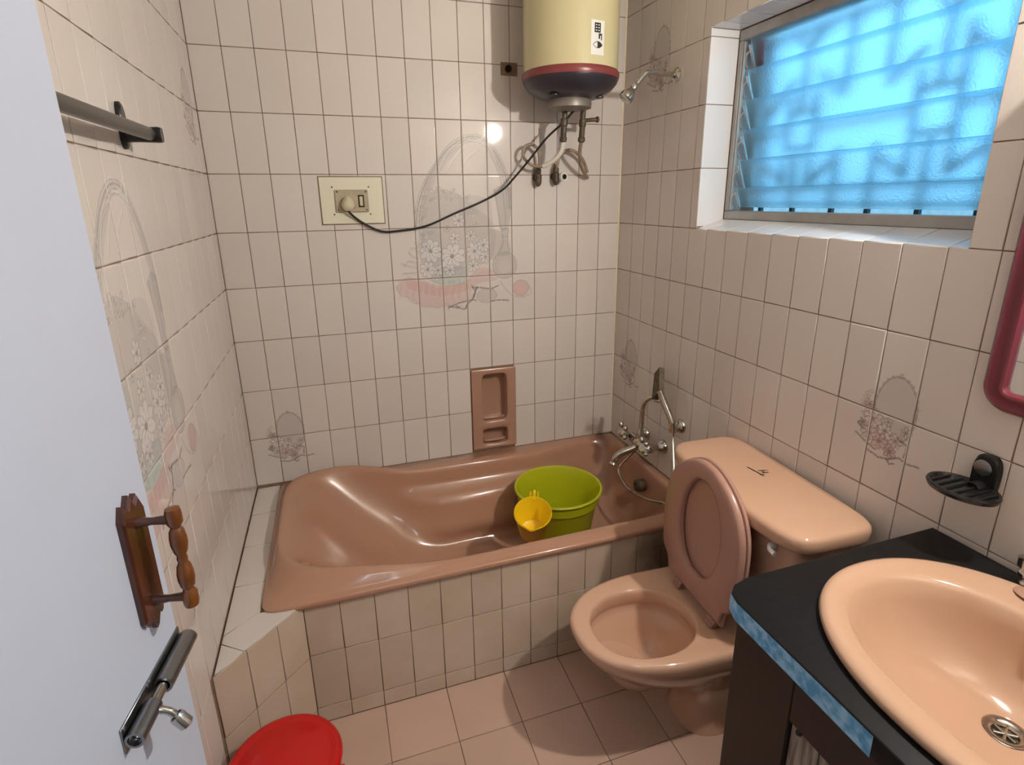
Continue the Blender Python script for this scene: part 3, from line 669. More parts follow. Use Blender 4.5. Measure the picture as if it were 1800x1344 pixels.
# tower bolt
g = G().box((-.160, 0, .966), (.0, .0025, 1.000), .0006); tb = dpart(g, 'tower_bolt', 'steel', door)
for u0, u1, r in ((-.160, -.112, .0105), (-.085, -.002, .0115)):
    g = G(); n = 14; ring = lambda u, rr: [(u, .003 + max(.0, .010 + rr * sin(2 * pi * j / n)), .983 + rr * cos(2 * pi * j / n)) for j in range(n)]
    g.loft([ring(u0, r), ring(u1, r)], False, False); g.loft([ring(u0, r * .72), ring(u1, r * .72)], False, False)
    g.loft([ring(u0, r), ring(u0, r * .72)]); g.loft([ring(u1, r), ring(u1, r * .72)])
    dpart(g, 'bolt_guide', 'steel', tb)
g = G().tube([(-.150, .013, .983), (-.004, .013, .983)], .0066, 14); dpart(g, 'bolt_rod', 'chrome', tb)
g = G().tube([(-.120, .015, .983), (-.118, .030, .976), (-.118, .038, .966)], .0045, 10, smooth=4).lathe([(.003, 0), (.0075, .002), (.0085, .006), (.0085, .020), (.006, .022)], (-.118, .036, .969), (0, .55, -.83), 16)
dpart(g, 'bolt_knob', 'chrome', tb)
for u in (-.154, -.096, -.09):
    g = G().lathe([(.0028, 0), (.0026, .0012), (.001, .0018)], (u, .0025, .9965), (0, 1, 0), 10); dpart(g, 'screw', 'steel', tb)

# ------------------------------------------------------------------ bathtub
def lerp(a, b, t): return a + (b - a) * t
def sstep(t): t = max(0, min(1, t)); return t * t * (3 - 2 * t)
def tub():
    x0, x1, y0, y1 = .088, 1.599, -.793, -.003; RIM = .4565; N = 176
    def ring(xa, xb, ya, yb, n, zf):
        out = []; nr, nf, nb = n if isinstance(n, tuple) else (n, n, n)       # foot end, head front corner, head back corner
        cx, cy, hx, hy = (xa + xb) / 2, (ya + yb) / 2, (xb - xa) / 2, (yb - ya) / 2
        for j in range(N):
            t = 2 * pi * (j + .5) / N; c, s_ = cos(t), sin(t); m_ = nr if c > 0 else (nb if s_ > 0 else nf)
            x = cx + hx * math.copysign(abs(c) ** (2 / m_), c); y = cy + hy * math.copysign(abs(s_) ** (2 / m_), s_)
            out.append(zf(x, y))
        return out
    hcr = lambda x: .050 * (1 - sstep((x - .30) / .46))
    pinch = lambda x: .055 * sstep((x - .3) / .3) * (1 - sstep((x - 1.15) / .35))          # back flange widens mid-length
    def shift(x, y, k): return y - (pinch(x) * k if y > -.39 else -.024 * k * sstep((x - .5) / .35))
    R = []
    flat = lambda z: (lambda x, y: Vector((x, y, z)))
    R.append(ring(x0 + .004, x1, y0 + .004, y1, 26, flat(.436)))
    R.append(ring(x0, x1, y0, y1, 26, flat(.442)))
    R.append(ring(x0, x1, y0, y1, 26, flat(.4535)))
    R.append(ring(x0 + .004, x1 - .002, y0 + .004, y1 - .001, 24, flat(RIM)))
    R.append(ring(x0 + .010, x1 - .022, y0 + .017, y1 - .006, (20, 12, 12), lambda x, y: Vector((x, shift(x, y, .2), RIM + .0003))))
    R.append(ring(x0 + .013, x1 - .0235, y0 + .020, y1 - .008, (18, 9, 11), lambda x, y: Vector((x, shift(x, y, .3), RIM + .0008 + hcr(x) * .12))))
    R.append(ring(x0 + .024, x1 - .028, y0 + .031, y1 - .016, (12, 5.6, 8), lambda x, y: Vector((x, shift(x, y, .8), RIM + hcr(x) * .55))))
    R.append(ring(x0 + .032, x1 - .032, y0 + .040, y1 - .024, (11, 4.6, 7), lambda x, y: Vector((x, shift(x, y, 1), RIM + hcr(x) * .97))))
    R.append(ring(x0 + .040, x1 - .036, y0 + .045, y1 - .032, (10, 4.3, 6.5), lambda x, y: Vector((x, shift(x, y, 1), RIM + hcr(x) - .001))))
    R.append(ring(x0 + .048, x1 - .040, y0 + .051, y1 - .038, (10, 4.1, 6), lambda x, y: Vector((x, shift(x, y, 1), RIM + hcr(x) - .007))))
    arm = lambda x: sstep((x - .50) / .25) * (1 - sstep((x - 1.02) / .40))
    K = 16
    fx0_, fx1_, fy0_, fy1_ = .56, 1.44, -.625, -.215
    ax0, ax1, ay0, ay1 = x0 + .052, x1 - .042, y0 + .054, y1 - .041
    for k in range(1, K + 1):
        t = k / K
        zt = (1 - t) ** 1.0
        s_l = t ** 1.15; s_o = t ** 2.6
        xa, xb = lerp(ax0, fx0_, s_l), lerp(ax1, fx1_, s_o * .9 + t * .1)
        ya, yb = lerp(ay0, fy0_, s_o * .6 + .4 * t), lerp(ay1, fy1_, s_o * .6 + .4 * t)
        n = (lerp(10, 4.0, t), lerp(4.0, 2.2, t), lerp(6, 2.4, t)); zb_ = lerp(.447, .150, sstep(t) * .35 + t * .65)
        am = .065 * sstep((t - .25) / .10) * (1 - sstep((t - .65) / .3))
        def zf(x, y, am=am, zb_=zb_, t=t):
            y2 = shift(x, y, 1 - t * .6)
            a_ = arm(x) * am
            y2 += -a_ if y > -.39 else a_ * .8
            return Vector((x, y2, zb_ + hcr(x) * (1 - t)))
        R.append(ring(xa, xb, ya, yb, n, zf))
    R.append(ring(.60, 1.40, -.59, -.25, (3.8, 2.1, 2.2), flat(.141)))
    R.append(ring(.75, 1.25, -.50, -.34, 2.6, flat(.138)))
    R.append(ring(.95, 1.10, -.44, -.40, 2.0, flat(.137)))
    return G().loft(R, False, True)
tb_ = tub().build('bathtub', 'tub', ang=60)
tag(tb_, 'built-in pink bathtub with raised rolled headrest end', 'bathtub')
g = G().lathe([(.001, .000), (.006, .004), (.010, .003), (.0125, .007), (.020, .006), (.027, .0), (.027, -.03)][::-1], (1.512, -.405, .388), (-1, 0, .12), 24)
tb_o = g.build('overflow_cover', 'rusty', None); tb_o.parent = tb_

# ------------------------------------------------------------------ recessed soap holder in back wall
sh = empty('soap_holder', (1.005, 0, .47)); tag(sh, 'pink ceramic soap niche with two recesses, set in the back wall', 'soap holder')
def niche():
    g = G(); N = 48
    X0, X1, Z0, Z1 = .9035, 1.1065, .470, .8475
    cx = (X0 + X1) / 2
    def rr(x0, x1, z0, z1, y, n):
        return [(p.x, y, p.y) for p in sup((x0 + x1) / 2, (z0 + z1) / 2, (x1 - x0) / 2, (z1 - z0) / 2, 0, n, N, pi / N)]
    # frame plate in two halves meeting at z = .583, each with a recess
    for (za, zb, ha, hb, dep, nn) in ((.583, Z1, .600, .824, .052, 7), (Z0, .583, .489, .566, .045, 6)):
        g.loft([rr(X0, X1, za, zb, .004, 60), rr(X0, X1, za, zb, -.006, 60), rr(X0 + .004, X1 - .004, za + (.004 if za == Z0 else 0), zb - (.004 if zb == Z1 else 0), -.0085, 50),
                rr(.944, 1.070, ha - .004, hb + .004, -.0085, nn), rr(.948, 1.066, ha, hb, -.005, nn), rr(.951, 1.063, ha + .004, hb - .004, dep * .9, nn), rr(.960, 1.054, ha + .014, hb - .012, dep, nn)], False, True)
    return g
part(niche(), 'niche_body', 'soapceramic', sh, ang=45)
g = G().tube([(.958, .012, .612), (.97, .006, .614), (1.03, .006, .614), (1.052, .012, .612)], .006, 10, smooth=4); part(g, 'retaining_lip', 'soapceramic', sh)
g = G().tube([(.956, .016, .505), (.975, .002, .507), (1.03, .002, .507), (1.054, .016, .505)], .007, 10, smooth=4); part(g, 'soap_ledge', 'soapceramic', sh)

# ------------------------------------------------------------------ toilet
ph_t = radians(3.0); TO = Vector((RX - .014, -1.113, 0)); ta = Vector((-cos(ph_t), sin(ph_t), 0)); tbv = Vector((sin(ph_t), cos(ph_t), 0))
toilet = empty('toilet', (1.25, -1.12, 0)); tag(toilet, 'pink ceramic toilet with low tank and raised lid, beside the tub', 'toilet')
def tl(g): g.v = [tuple(TO + ta * (p[0] - .011 if p[0] > .03 else max(p[0] - .011, .0)) + tbv * p[1] + Vector((0, 0, p[2]))) for p in g.v]; return g
def tring(u0, u1, hv, z, n=2.3, N=72, back_sq=0.0, vc=-.012):
    """oval pointing outwards along u; back end squarer"""
    out = []; cu_, hu = (u0 + u1) / 2, (u1 - u0) / 2
    for j in range(N):
        t = 2 * pi * (j + .5) / N; c, s_ = cos(t), sin(t)
        nn = n if c > 0 else n + back_sq
        out.append(Vector((cu_ + hu * math.copysign(abs(c) ** (2 / nn), c), vc + hv * math.copysign(abs(s_) ** (2 / nn), s_), z)))
    return out
g = G()
R = [tring(.12, .34, .100, 0.0, 2.6, back_sq=2), tring(.12, .34, .100, .012, 2.6, back_sq=2), tring(.13, .33, .085, .05, 2.6, back_sq=2), tring(.13, .34, .085, .14, 2.6, back_sq=2),
     tring(.12, .45, .115, .22, 2.5, back_sq=3), tring(.10, .600, .158, .29, 2.35, back_sq=4), tring(.09, .662, .180, .345, 2.3, back_sq=5), tring(.085, .680, .187, .378, 2.3, back_sq=5), tring(.085, .683, .188, .392, 2.3, back_sq=5), tring(.090, .678, .183, .402, 2.3, back_sq=5)]
H = lambda z, k, n=2.15: tring(.330 + k, .632 - k, .128 - k * .8, z, n, vc=-.028)
R += [tring(.10, .668, .175, .4035, 2.3, back_sq=5), H(.4035, -.006), H(.401, .0), H(.390, .003), H(.370, .004), H(.352, -.004), H(.34, -.010), H(.325, .004), H(.28, .028), H(.235, .062), H(.215, .095), H(.19, .11), H(.185, .125)]
g.loft(R, True, True)
part(tl(g), 'bowl', 'ceramic', toilet, ang=70)
def tankring(u0, u1, v0, v1, z, bow=.0, n=7, N=88):
    out = []; cv_, hv = (v0 + v1) / 2, (v1 - v0) / 2; cu_, hu = (u0 + u1) / 2, (u1 - u0) / 2
    for j in range(N):
        t = 2 * pi * (j + .5) / N; c, s_ = cos(t), sin(t)
        u = cu_ + hu * math.copysign(abs(c) ** (2 / n), c); v = cv_ + hv * math.copysign(abs(s_) ** (2 / n), s_)
        if u > cu_: u += bow * (1 - ((v - cv_) / hv) ** 2)
        out.append(Vector((u, v, z)))
    return out
g = G().loft([tankring(.02, .165, -.225, .20, .395, 0), tankring(.015, .185, -.245, .22, .42, 0), tankring(.008, .222, -.272, .245, .60, .006), tankring(.006, .235, -.282, .253, .752, .01)], True, True)
part(tl(g), 'tank', 'ceramic', toilet, ang=60)
g = G().loft([tankring(.006, .243, -.290, .260, .748, .020, 6), tankring(.002, .251, -.299, .269, .751, .020, 6), tankring(.0, .255, -.303, .273, .760, .020, 6), tankring(.0, .256, -.304, .274, .782, .020, 6), tankring(.002, .253, -.301, .271, .789, .020, 6), tankring(.006, .248, -.296, .266, .7935, .020, 6), tankring(.012, .240, -.288, .258, .7952, .019, 6), tankring(.03, .215, -.26, .23, .7958, .016, 6)], True, True)
lid_t = part(tl(g), 'tank_lid', 'ceramic', toilet, ang=70)
# small printed mark on the tank lid
g = G()
def tbar(a, b, w, z=.7972):
    a, b = Vector((*a, 0)), Vector((*b, 0)); d = (b - a).normalized(); s_ = Vector((-d.y, d.x, 0)) * w / 2
    g.add([(p.x, p.y, z) for p in (a - s_, b - s_, b + s_, a + s_)], [(0, 1, 2, 3)])
tbar((.122, .050), (.112, -.010), .0035); tbar((.108, .022), (.088, .018), .003); tbar((.106, .008), (.086, .004), .003); tbar((.096, .022), (.098, .006), .003); tbar((.086, .022), (.080, .012), .0025); tbar((.120, -.002), (.104, .0), .0025)
part(tl(g), 'printed_mark', 'ink', toilet, smooth=False)
g = G().lathe([(.009, 0), (.010, .012), (.008, .016)], (.236, -.215, .728), (1, 0, 0), 16).tube([(.250, -.215, .728), (.258, -.225, .728), (.259, -.242, .727)], .0065, 10, smooth=3)
part(tl(g), 'flush_lever', 'white', toilet, label='white flush lever')
# raised seat ring and lid, standing against the tank
def seat_local(g):            # local: p = along seat from hinge, q = sideways, r = thickness towards the bowl
    HU, HZ, lean = .296, .425, radians(2.0)
    g.v = [(HU + p[2] * cos(lean) - p[0] * sin(lean), p[1] - .012, HZ + p[0] * cos(lean) + p[2] * sin(lean)) for p in g.v]; return tl(g)
def seat_outline(L0, L1, w, N=72, sq=1.5):
    out = []; c0, h = (L0 + L1) / 2, (L1 - L0) / 2
    for j in range(N):
        t = 2 * pi * (j + .5) / N; c, s_ = cos(t), sin(t); nn = 2.2
        p = c0 + h * math.copysign(abs(c) ** (2 / nn), c); q = w * math.copysign(abs(s_) ** (2 / nn), s_)
        if c < 0: q *= 1.0
        out.append((p, q))
    return out
def splane(o, r): return [(p, q, r) for p, q in o]
def seat_shape(k, base=0.0):          # rounded top, straight sides, stepped hinge end; k = inset
    half = [(0, .0), (0, .06), (.0, .118), (.006, .126), (.040, .130), (.062, .140), (.078, .160), (.10, .171), (.16, .180), (.23, .184), (.30, .176), (.355, .152), (.395, .115), (.422, .072), (.436, .034), (.440, 0.0)]
    P_ = [Vector((max(p, base), q, 0)) for p, q in half]; P_ = P_[1:3] + spline(P_[3:], 4)
    mid = Vector((.22, 0, 0)); out = []
    for p in P_ + [Vector((p.x, -p.y, 0)) for p in P_[::-1][1:]]:
        d = (p - mid); L = d.length; p2 = p - d * (k / L); out.append((p2.x, p2.y))
    return out
g = G()
g.loft([splane(seat_shape(.022), -.013), splane(seat_shape(.006), -.008), splane(seat_shape(0), -.002), splane(seat_shape(0), .005), splane(seat_shape(.004), .008), splane(seat_shape(.03), .007)], True, True)
part(seat_local(g), 'toilet_lid', 'seat', toilet, ang=50)
o2 = seat_shape(.002, .020); o3 = seat_shape(.009, .026); NH = len(o2)
def hole(k):
    out = []
    for p, q in o2:
        t = math.atan2(q, p - .225); out.append((.235 + (.150 + k) * cos(t), (.096 + k) * sin(t)))
    return out
g = G()
g.loft([splane(o2, .0110), splane(o2, .022), splane(o3, .028), splane(hole(.010), .0285), splane(hole(.002), .026), splane(hole(-.001), .020), splane(hole(-.001), .0110), splane(o2, .0110)])
part(seat_local(g), 'seat_ring', 'seat', toilet, ang=50)
for q in (-.085, .085):
    g = G().tube([(-.004, q - .018, .006), (-.004, q + .018, .006)], .009, 12).box((-.020, q - .016, -.006), (-.004, q + .016, .020), .003); part(seat_local(g), 'hinge', 'seat', toilet)

# ------------------------------------------------------------------ bath mixer with hand shower
mx = empty('bath_mixer', (1.6, -.385, .575)); tag(mx, 'chrome wall mixer with hand shower and hose above the tub', 'tap')
for y in (-.453, -.316):
    g = G().lathe([(.030, 0), (.030, .004), (.026, .016), (.016, .026), (.012, .030)], (RX, y, .576), (-1, 0, 0), 24); part(g, 'wall_flange', 'chrome', mx)
    g = G().lathe([(.0115, .02), (.0115, .055), (.017, .056), (.017, .068), (.013, .072)], (RX, y, .576), (-1, 0, -.02), 16); part(g, 'inlet_leg', 'chrome', mx)
g = G().lathe([(.012, 0), (.021, .006), (.022, .040), (.028, .052), (.028, .085), (.022, .098), (.021, .137), (.012, .144)], (1.528, -.458, .576), (0, 1, 0), 20)
g.lathe([(.017, 0), (.019, .02), (.014, .05), (.011, .060)], (1.528, -.385, .58), (0, 0, 1), 18)
part(g, 'mixer_body', 'chrome', mx)
for y, s_ in ((-.470, -1), (-.300, 1)):
    c = Vector((1.512, y + .010 * s_ * 0, .588))
    g = G().lathe([(.013, 0), (.015, .012), (.024, .016), (.027, .030), (.018, .038)], (1.515, y, .580), (-.75, .15 * s_, .55), 14)
    for k_ in range(4):
        t = pi / 4 + k_ * pi / 2; g.lathe([(.006, 0), (.011, .008), (.011, .018), (.004, .023)], (1.494 + .003 * cos(t), y + .018 * cos(t), .600 + .018 * sin(t)), (0, cos(t), sin(t)), 10)
    part(g, 'handle_knob', 'chrome', mx)
g = G().tube([(1.528, -.385, .566), (1.500, -.380, .552), (1.455, -.372, .536), (1.432, -.366, .520), (1.420, -.362, .494)], [.017, .013], 14, smooth=5).lathe([(.015, 0), (.019, .008), (.014, .014)], (1.421, -.362, .494), (-.3, 0, -1), 14)
part(g, 'spout', 'chrome', mx)
g = G().tube([(1.530, -.385, .62), (1.532, -.384, .70), (1.534, -.388, .745), (1.545, -.402, .775), (1.556, -.425, .787), (1.562, -.452, .790)], .0105, 12, smooth=5)
part(g, 'riser_pipe', 'chrome', mx)
g = G().lathe([(.008, 0), (.016, .004), (.016, .016), (.009, .022)], (1.560, -.448, .776), (0, -.2, 1), 16).tube([(1.553, -.475, .790), (1.545, -.455, .785), (1.550, -.430, .785)], .006, 8, smooth=3)
part(g, 'cradle', 'chrome', mx)
# hand shower: face plate head and handle leaning down to the wall holder
hd = Vector((1.545, -.478, .80)); g = G()
g.loft([[(1.5185, -.468, .800), (1.5415, -.440, .895), (1.5435, -.470, .930), (1.5295, -.500, .840)], [(1.5385, -.478, .795), (1.5585, -.452, .893), (1.5605, -.480, .925), (1.5465, -.508, .838)]], True, True)
part(g, 'shower_head_plate', 'rusty', mx, smooth=False)
g = G().tube([(1.538, -.490, .84), (1.548, -.512, .795), (1.560, -.548, .735), (1.562, -.560, .700)], [.014, .012], 14, smooth=4); part(g, 'hand_shower_handle', 'chrome', mx)
g = G().lathe([(.028, 0), (.028, .005), (.022, .014), (.013, .020), (.012, .036)], (RX, -.560, .710), (-1, 0, 0), 22).tube([(1.564, -.562, .690), (1.562, -.556, .730)], .0155, 12); part(g, 'wall_holder', 'chrome', mx)
g = G().tube([(1.562, -.562, .700), (1.555, -.575, .66), (1.535, -.62, .58), (1.50, -.68, .50), (1.46, -.735, .475)] , .0062, 8, smooth=5)
g.tube([(1.524, -.385, .556), (1.500, -.350, .50), (1.455, -.350, .455), (1.450, -.378, .425), (1.455, -.445, .400), (1.470, -.55, .412), (1.478, -.64, .445), (1.470, -.70, .472), (1.46, -.735, .480)], .0050, 8, smooth=5)
part(g, 'shower_hose', 'chrome', mx)

# ------------------------------------------------------------------ overhead shower
so = empty('shower_arm', (RX, -.376, 1.976)); tag(so, 'chrome shower arm with small round head, on wall left of window', 'shower')
g = G().lathe([(.026, 0), (.026, .004), (.018, .010), (.010, .014)], (RX, -.376, 1.976), (-1, 0, 0), 22); part(g, 'flange', 'chrome', so)
g = G().tube([(1.6, -.376, 1.976), (1.50, -.376, 1.979), (1.480, -.376, 1.977), (1.468, -.376, 1.968), (1.438, -.376, 1.936)], .0085, 12, smooth=5); part(g, 'arm', 'chrome', so)
g = G().lathe([(.009, -.010), (.012, -.006), (.012, .010), (.010, .014), (.016, .022), (.023, .034), (.025, .046), (.025, .054), (.020, .058), (.006, .0585)], (1.434, -.376, 1.932), (-.66, 0, -.75), 24); part(g, 'head', 'chrome', so)

# ------------------------------------------------------------------ water heater
HX, HY, HR = 1.265, -.203, .170
wh = empty('water_heater', (HX, HY, 1.87)); tag(wh, 'cream cylindrical water heater hung high on the back wall', 'water heater')
part(G().lathe([(.150, .02), (HR, .026), (HR, .50), (.165, .52), (.12, .545), (.03, .56)], (HX, HY, 1.965), (0, 0, 1), 64), 'tank_body', 'cream', wh)
part(G().lathe([(HR - .004, -.006), (HR + .004, -.004), (HR + .006, .004), (HR + .006, .016), (HR + .002, .022), (HR - .004, .023)], (HX, HY, 1.972), (0, 0, 1), 64), 'trim_ring', 'maroon', wh, label='maroon ring around the base')
part(G().lathe([(.05, -.066), (.085, -.062), (.120, -.052), (.150, -.034), (.168, -.014), (.172, -.004), (.172, .0), (.15, .004)], (HX, HY, 1.970), (0, 0, 1), 64), 'bottom_dome', 'navy', wh, label='black dome underside')
part(G().lathe([(.060, -.030), (.078, -.026), (.080, -.010), (.074, .004), (.06, .01)], (HX, HY, 1.905), (0, 0, 1), 40), 'element_cover', 'grey', wh)
for (dx, dy) in ((-.085, -.06), (.09, -.055)):
    part(G().lathe([(.018, 0), (.018, .004), (.008, .007)], (HX + dx, HY + dy, 1.914), (0, 0, -1), 18), 'cap', 'navy', wh)
for zb_ in (2.05, 2.40): part(G().box((HX - .10, -.034, zb_), (HX + .10, -.001, zb_ + .04), .002), 'wall_bracket', 'grey', wh)
# label sticker on the drum
ca = math.atan2(-.37 - HY, 1.237 - HX)
def patch(a0, a1, z0, z1, rr, n=6):
    g = G(); ring = lambda z: [(HX + rr * cos(a0 + (a1 - a0) * i / n), HY + rr * sin(a0 + (a1 - a0) * i / n), z) for i in range(n + 1)]
    return g.loft([ring(z0), ring(z1)], closed=False)
sc = -1.425; hw = .026 / HR
part(patch(sc - hw, sc + hw, 1.995 + .027, 2.125, HR + .0006), 'label_sticker', 'white', wh, label='white label sticker with black print')
g = G()
def ink(a0, a1, z0, z1):
    p = patch(sc + a0 / HR, sc + a1 / HR, z0, z1, HR + .0012, 2); g.add(p.v, p.f)
for r_ in range(4):
    ink(-.014, .010, 2.112 - r_ * .008, 2.117 - r_ * .008)
for c_ in (-.014, -.004, .006): ink(c_, c_ + .004, 2.088, 2.117)
ink(.002, .016, 2.080, 2.086); ink(.002, .008, 2.070, 2.082); ink(.012, .016, 2.066, 2.082)
N = 22
for k_ in range(N):                          # eye shape: outline left, filled right
    t0, t1 = -1 + 2 * k_ / N, -1 + 2 * (k_ + 1) / N; hgt = .0105 * (1 - ((t0 + t1) / 2) ** 2)
    a0, a1 = t0 * .019, t1 * .019
    if t0 < -.1: ink(a0, a1, 2.052 + hgt - .002, 2.052 + hgt); ink(a0, a1, 2.052 - hgt, 2.052 - hgt + .002)
    else: ink(a0, a1, 2.052 - hgt, 2.052 + hgt)
part(g, 'label_print', 'ink', wh, smooth=False)
for k_ in range(3):
    pass
# outlets and hoses under the heater
for x, s_ in ((1.262, 0), (1.338, 1)):
    y = -.165
    g = G().lathe([(.010, 0), (.010, .030), (.014, .032), (.014, .055), (.011, .058), (.011, .095), (.014, .097), (.014, .110), (.009, .114)], (x, y, 1.882), (0, .12, -1), 14)
    if s_: g.tube([(x, y, 1.845), (x + .030, y - .004, 1.848), (x + .055, y - .006, 1.850)], .007, 10).lathe([(.006, 0), (.011, .003), (.011, .010), (.006, .013)], (x + .050, y - .006, 1.850), (1, 0, 0), 12)
    part(g, 'outlet_valve', 'rusty', wh)
part(G().tube([(1.262, -.154, 1.772 + .02), (1.262, -.140, 1.742), (1.240, -.115, 1.705), (1.205, -.085, 1.684)], .0085, 10, smooth=6), 'inlet_hose', 'hose', wh, label='white plastic inlet hose')
part(G().tube([(1.205, -.085, 1.684), (1.165, -.065, 1.690), (1.134, -.055, 1.722), (1.140, -.05, 1.756), (1.172, -.045, 1.768), (1.200, -.042, 1.750), (1.210, -.035, 1.71), (1.208, -.030, 1.68)], .006, 10, smooth=6), 'hose_loop', 'hosebrown', wh)
part(G().tube([(1.338, -.152, 1.772), (1.345, -.125, 1.735), (1.375, -.075, 1.69), (1.415, -.035, 1.655), (1.43, -.02, 1.645)], .0075, 10, smooth=6), 'outlet_hose', 'hosebrown', wh)
part(G().tube([(1.425, -.03, 1.665), (1.40, -.035, 1.715), (1.36, -.04, 1.745), (1.325, -.04, 1.748), (1.298, -.035, 1.728), (1.288, -.030, 1.69), (1.286, -.025, 1.66)], .0068, 10, smooth=6), 'return_hose', 'hosebrown', wh)
for nm, x, z, lab in (('wall_valve', 1.207, 1.650, 'corroded brass pipe valve under the heater, left one'), ('wall_valve', 1.285, 1.655, 'corroded angle valve with round white-ringed knob under the heater')):
    e = empty(nm, (x, 0, z)); tag(e, lab, 'valve')
    part(G().lathe([(.016, 0), (.016, .004), (.009, .006), (.009, .02)], (x, 0, z - .005), (0, -1, 0), 14), 'flange', 'rusty', e)
    part(G().lathe([(.006, -.036), (.012, -.026), (.014, -.014), (.014, .010), (.010, .014), (.012, .018), (.012, .030), (.008, .036), (.008, .044)], (x, -.026, z - .004), (0, 0, 1), 14), 'valve_body', 'rusty', e)
    if x > 1.25:
        part(G().lathe([(.005, -.01), (.008, .010), (.018, .014), (.018, .026), (.015, .029), (.011, .027)], (x + .018, -.030, z - .008), (.25, -1, 0), 24), 'knob', 'white', e, label='white ringed knob')
        part(G().lathe([(.0105, .026), (.0105, .029), (.004, .031)], (x + .018, -.030, z - .008), (.25, -1, 0), 20), 'knob_cap', 'black', e)
pd = empty('pipe_stub', (1.09, 0, 2.045)); tag(pd, 'dark capped pipe hole in a grey patch left of the heater', 'pipe')
part(G().box((1.063, -.0028, 2.018), (1.130, .002, 2.064), .0008), 'mortar_patch', 'grout', pd)
part(G().lathe([(.013, 0), (.013, .010), (.009, .010), (.009, .003), (.002, .003)], (1.092, -.002, 2.041), (0, -1, 0), 18), 'pipe_end', 'hole', pd)

# ------------------------------------------------------------------ switch board, plug, cable
sb = empty('switch_board', (.472, 0, 1.563)); tag(sb, 'cream square switch board with socket and switch, on back wall', 'socket')
part(G().box((.357, -.0035, 1.476), (.588, .001, 1.649), .0008), 'shadow_frame', 'grout', sb)
part(G().box((.360, -.0060, 1.479), (.585, -.001, 1.646), .0015), 'board', 'plate', sb)
sp = part(G().box((.4115, -.013, 1.521), (.5305, -.006, 1.601), .002), 'socket_plate', 'socket', sb, label='aged beige socket plate')
part(G().box((.498, -.0165, 1.543), (.510, -.012, 1.578), .0015), 'rocker', 'plug', sb)
part(G().box((.4935, -.0134, 1.5385), (.5145, -.0125, 1.5825)), 'rocker_surround', 'hole', sb)
for x, z in ((.420, 1.594), (.522, 1.594), (.420, 1.529), (.522, 1.529), (.404, 1.611), (.535, 1.611), (.404, 1.513), (.535, 1.513)):
    yb = -.013 if .41 < x < .53 else -.006
    part(G().lathe([(.0028, -.001), (.0028, .0006), (.001, .0009)], (x, yb, z), (0, -1, 0), 10), 'screw', 'hole', sb)
pc = empty('heater_cable', (.453, -.02, 1.52)); tag(pc, 'black cable swagging from the socket up to the water heater', 'cable')
g = G()
R = []
for y, s_, zc in ((-.013, 1.0, 0), (-.030, 1.0, 0), (-.042, .8, -.004), (-.048, .45, -.006)):
    R.append([(.455 + .023 * s_ * cos(t) * (1 - .25 * sin(t)), y, 1.552 + zc + .027 * s_ * sin(t)) for t in [2 * pi * j / 28 for j in range(28)]])
g.loft(R, True, True); part(g, 'plug', 'plug', pc, label='cream moulded plug')
CB = [(.453, -.030, 1.532), (.458, -.028, 1.520), (.478, -.018, 1.500), (.508, -.014, 1.478), (.567, -.012, 1.449), (.631, -.013, 1.448), (.741, -.016, 1.464), (.86, -.020, 1.511), (.974, -.026, 1.556), (1.05, -.040, 1.597), (1.10, -.055, 1.648), (1.148, -.085, 1.708), (1.205, -.125, 1.785), (1.262, -.160, 1.840), (1.296, -.175, 1.880)]
part(G().tube(CB, .0042, 10, smooth=6), 'cord', 'blackm', pc)

# ------------------------------------------------------------------ towel rail
tr = empty('towel_rail', (0, -.85, 1.70)); tag(tr, 'black towel rail on the left wall beside the door', 'towel rail')
for y in (-.85, -1.42):
    g = G(); g.loft([[(x, y + (p.x) * s_, 1.711 + p.y * s_) for p in sup(0, 0, .0165, .045, 0, 2.6, 28)] for x, s_ in ((.0005, 1), (.007, 1), (.010, .86))], True, True)
    part(g, 'wall_plate', 'black', tr)
    g = G(); g.loft([[(x, y + p.x, zc + p.y) for p in sup(0, 0, hy, hz, 0, 3, 20)] for x, hy, hz, zc in ((.008, .012, .014, 1.693), (.03, .012, .014, 1.694), (.066, .014, .0155, 1.695), (.072, .012, .014, 1.695))], True, True)
    part(g, 'bracket_arm', 'black', tr)
part(G().tube([(.052, -.842, 1.6955), (.052, -1.43, 1.6895)], .0125, 16), 'rail', 'rail', tr, label='dark grey metal rail')

# ------------------------------------------------------------------ vanity
CZ = .8445
cab = empty('vanity_cabinet', (1.3, -1.85, 0)); tag(cab, 'dark wooden vanity cabinet under the black counter', 'cabinet')
cx0 = 1.050; cy1 = -1.535; cy0 = -2.198; ct = CZ - .040
part(G().box((cx0 + .02, cy1 - .018, .0), (RX - .002, cy1, ct), .001), 'side_panel', 'cabinet', cab)
part(G().box((cx0 + .02, cy0, .0), (RX - .002, cy0 + .018, ct), .001), 'side_panel', 'cabinet', cab)
part(G().box((cx0 + .02, cy0 + .018, .06), (RX - .002, cy1 - .018, .08), .001), 'bottom_panel', 'cabinet', cab)
part(G().box((cx0, cy1 - .145, .0), (cx0 + .022, cy1, ct), .002), 'stile', 'cabinet', cab)
part(G().box((cx0, cy0, .0), (cx0 + .022, cy0 + .06, ct), .002), 'stile', 'cabinet', cab)
part(G().box((cx0, cy0 + .06, .687), (cx0 + .022, cy1 - .145, ct), .002), 'top_rail', 'cabinet', cab)
part(G().box((cx0, cy0 + .06, .0), (cx0 + .022, cy1 - .145, .08), .002), 'bottom_rail', 'cabinet', cab)
for ya, yb in ((-1.6815, -1.738), (-1.740, -1.94), (-1.942, -2.136)):
    part(G().box((cx0 + .008, yb, .082), (cx0 + .020, ya, .685), .0015), 'door_board', 'greywood', cab, label='weathered grey board')
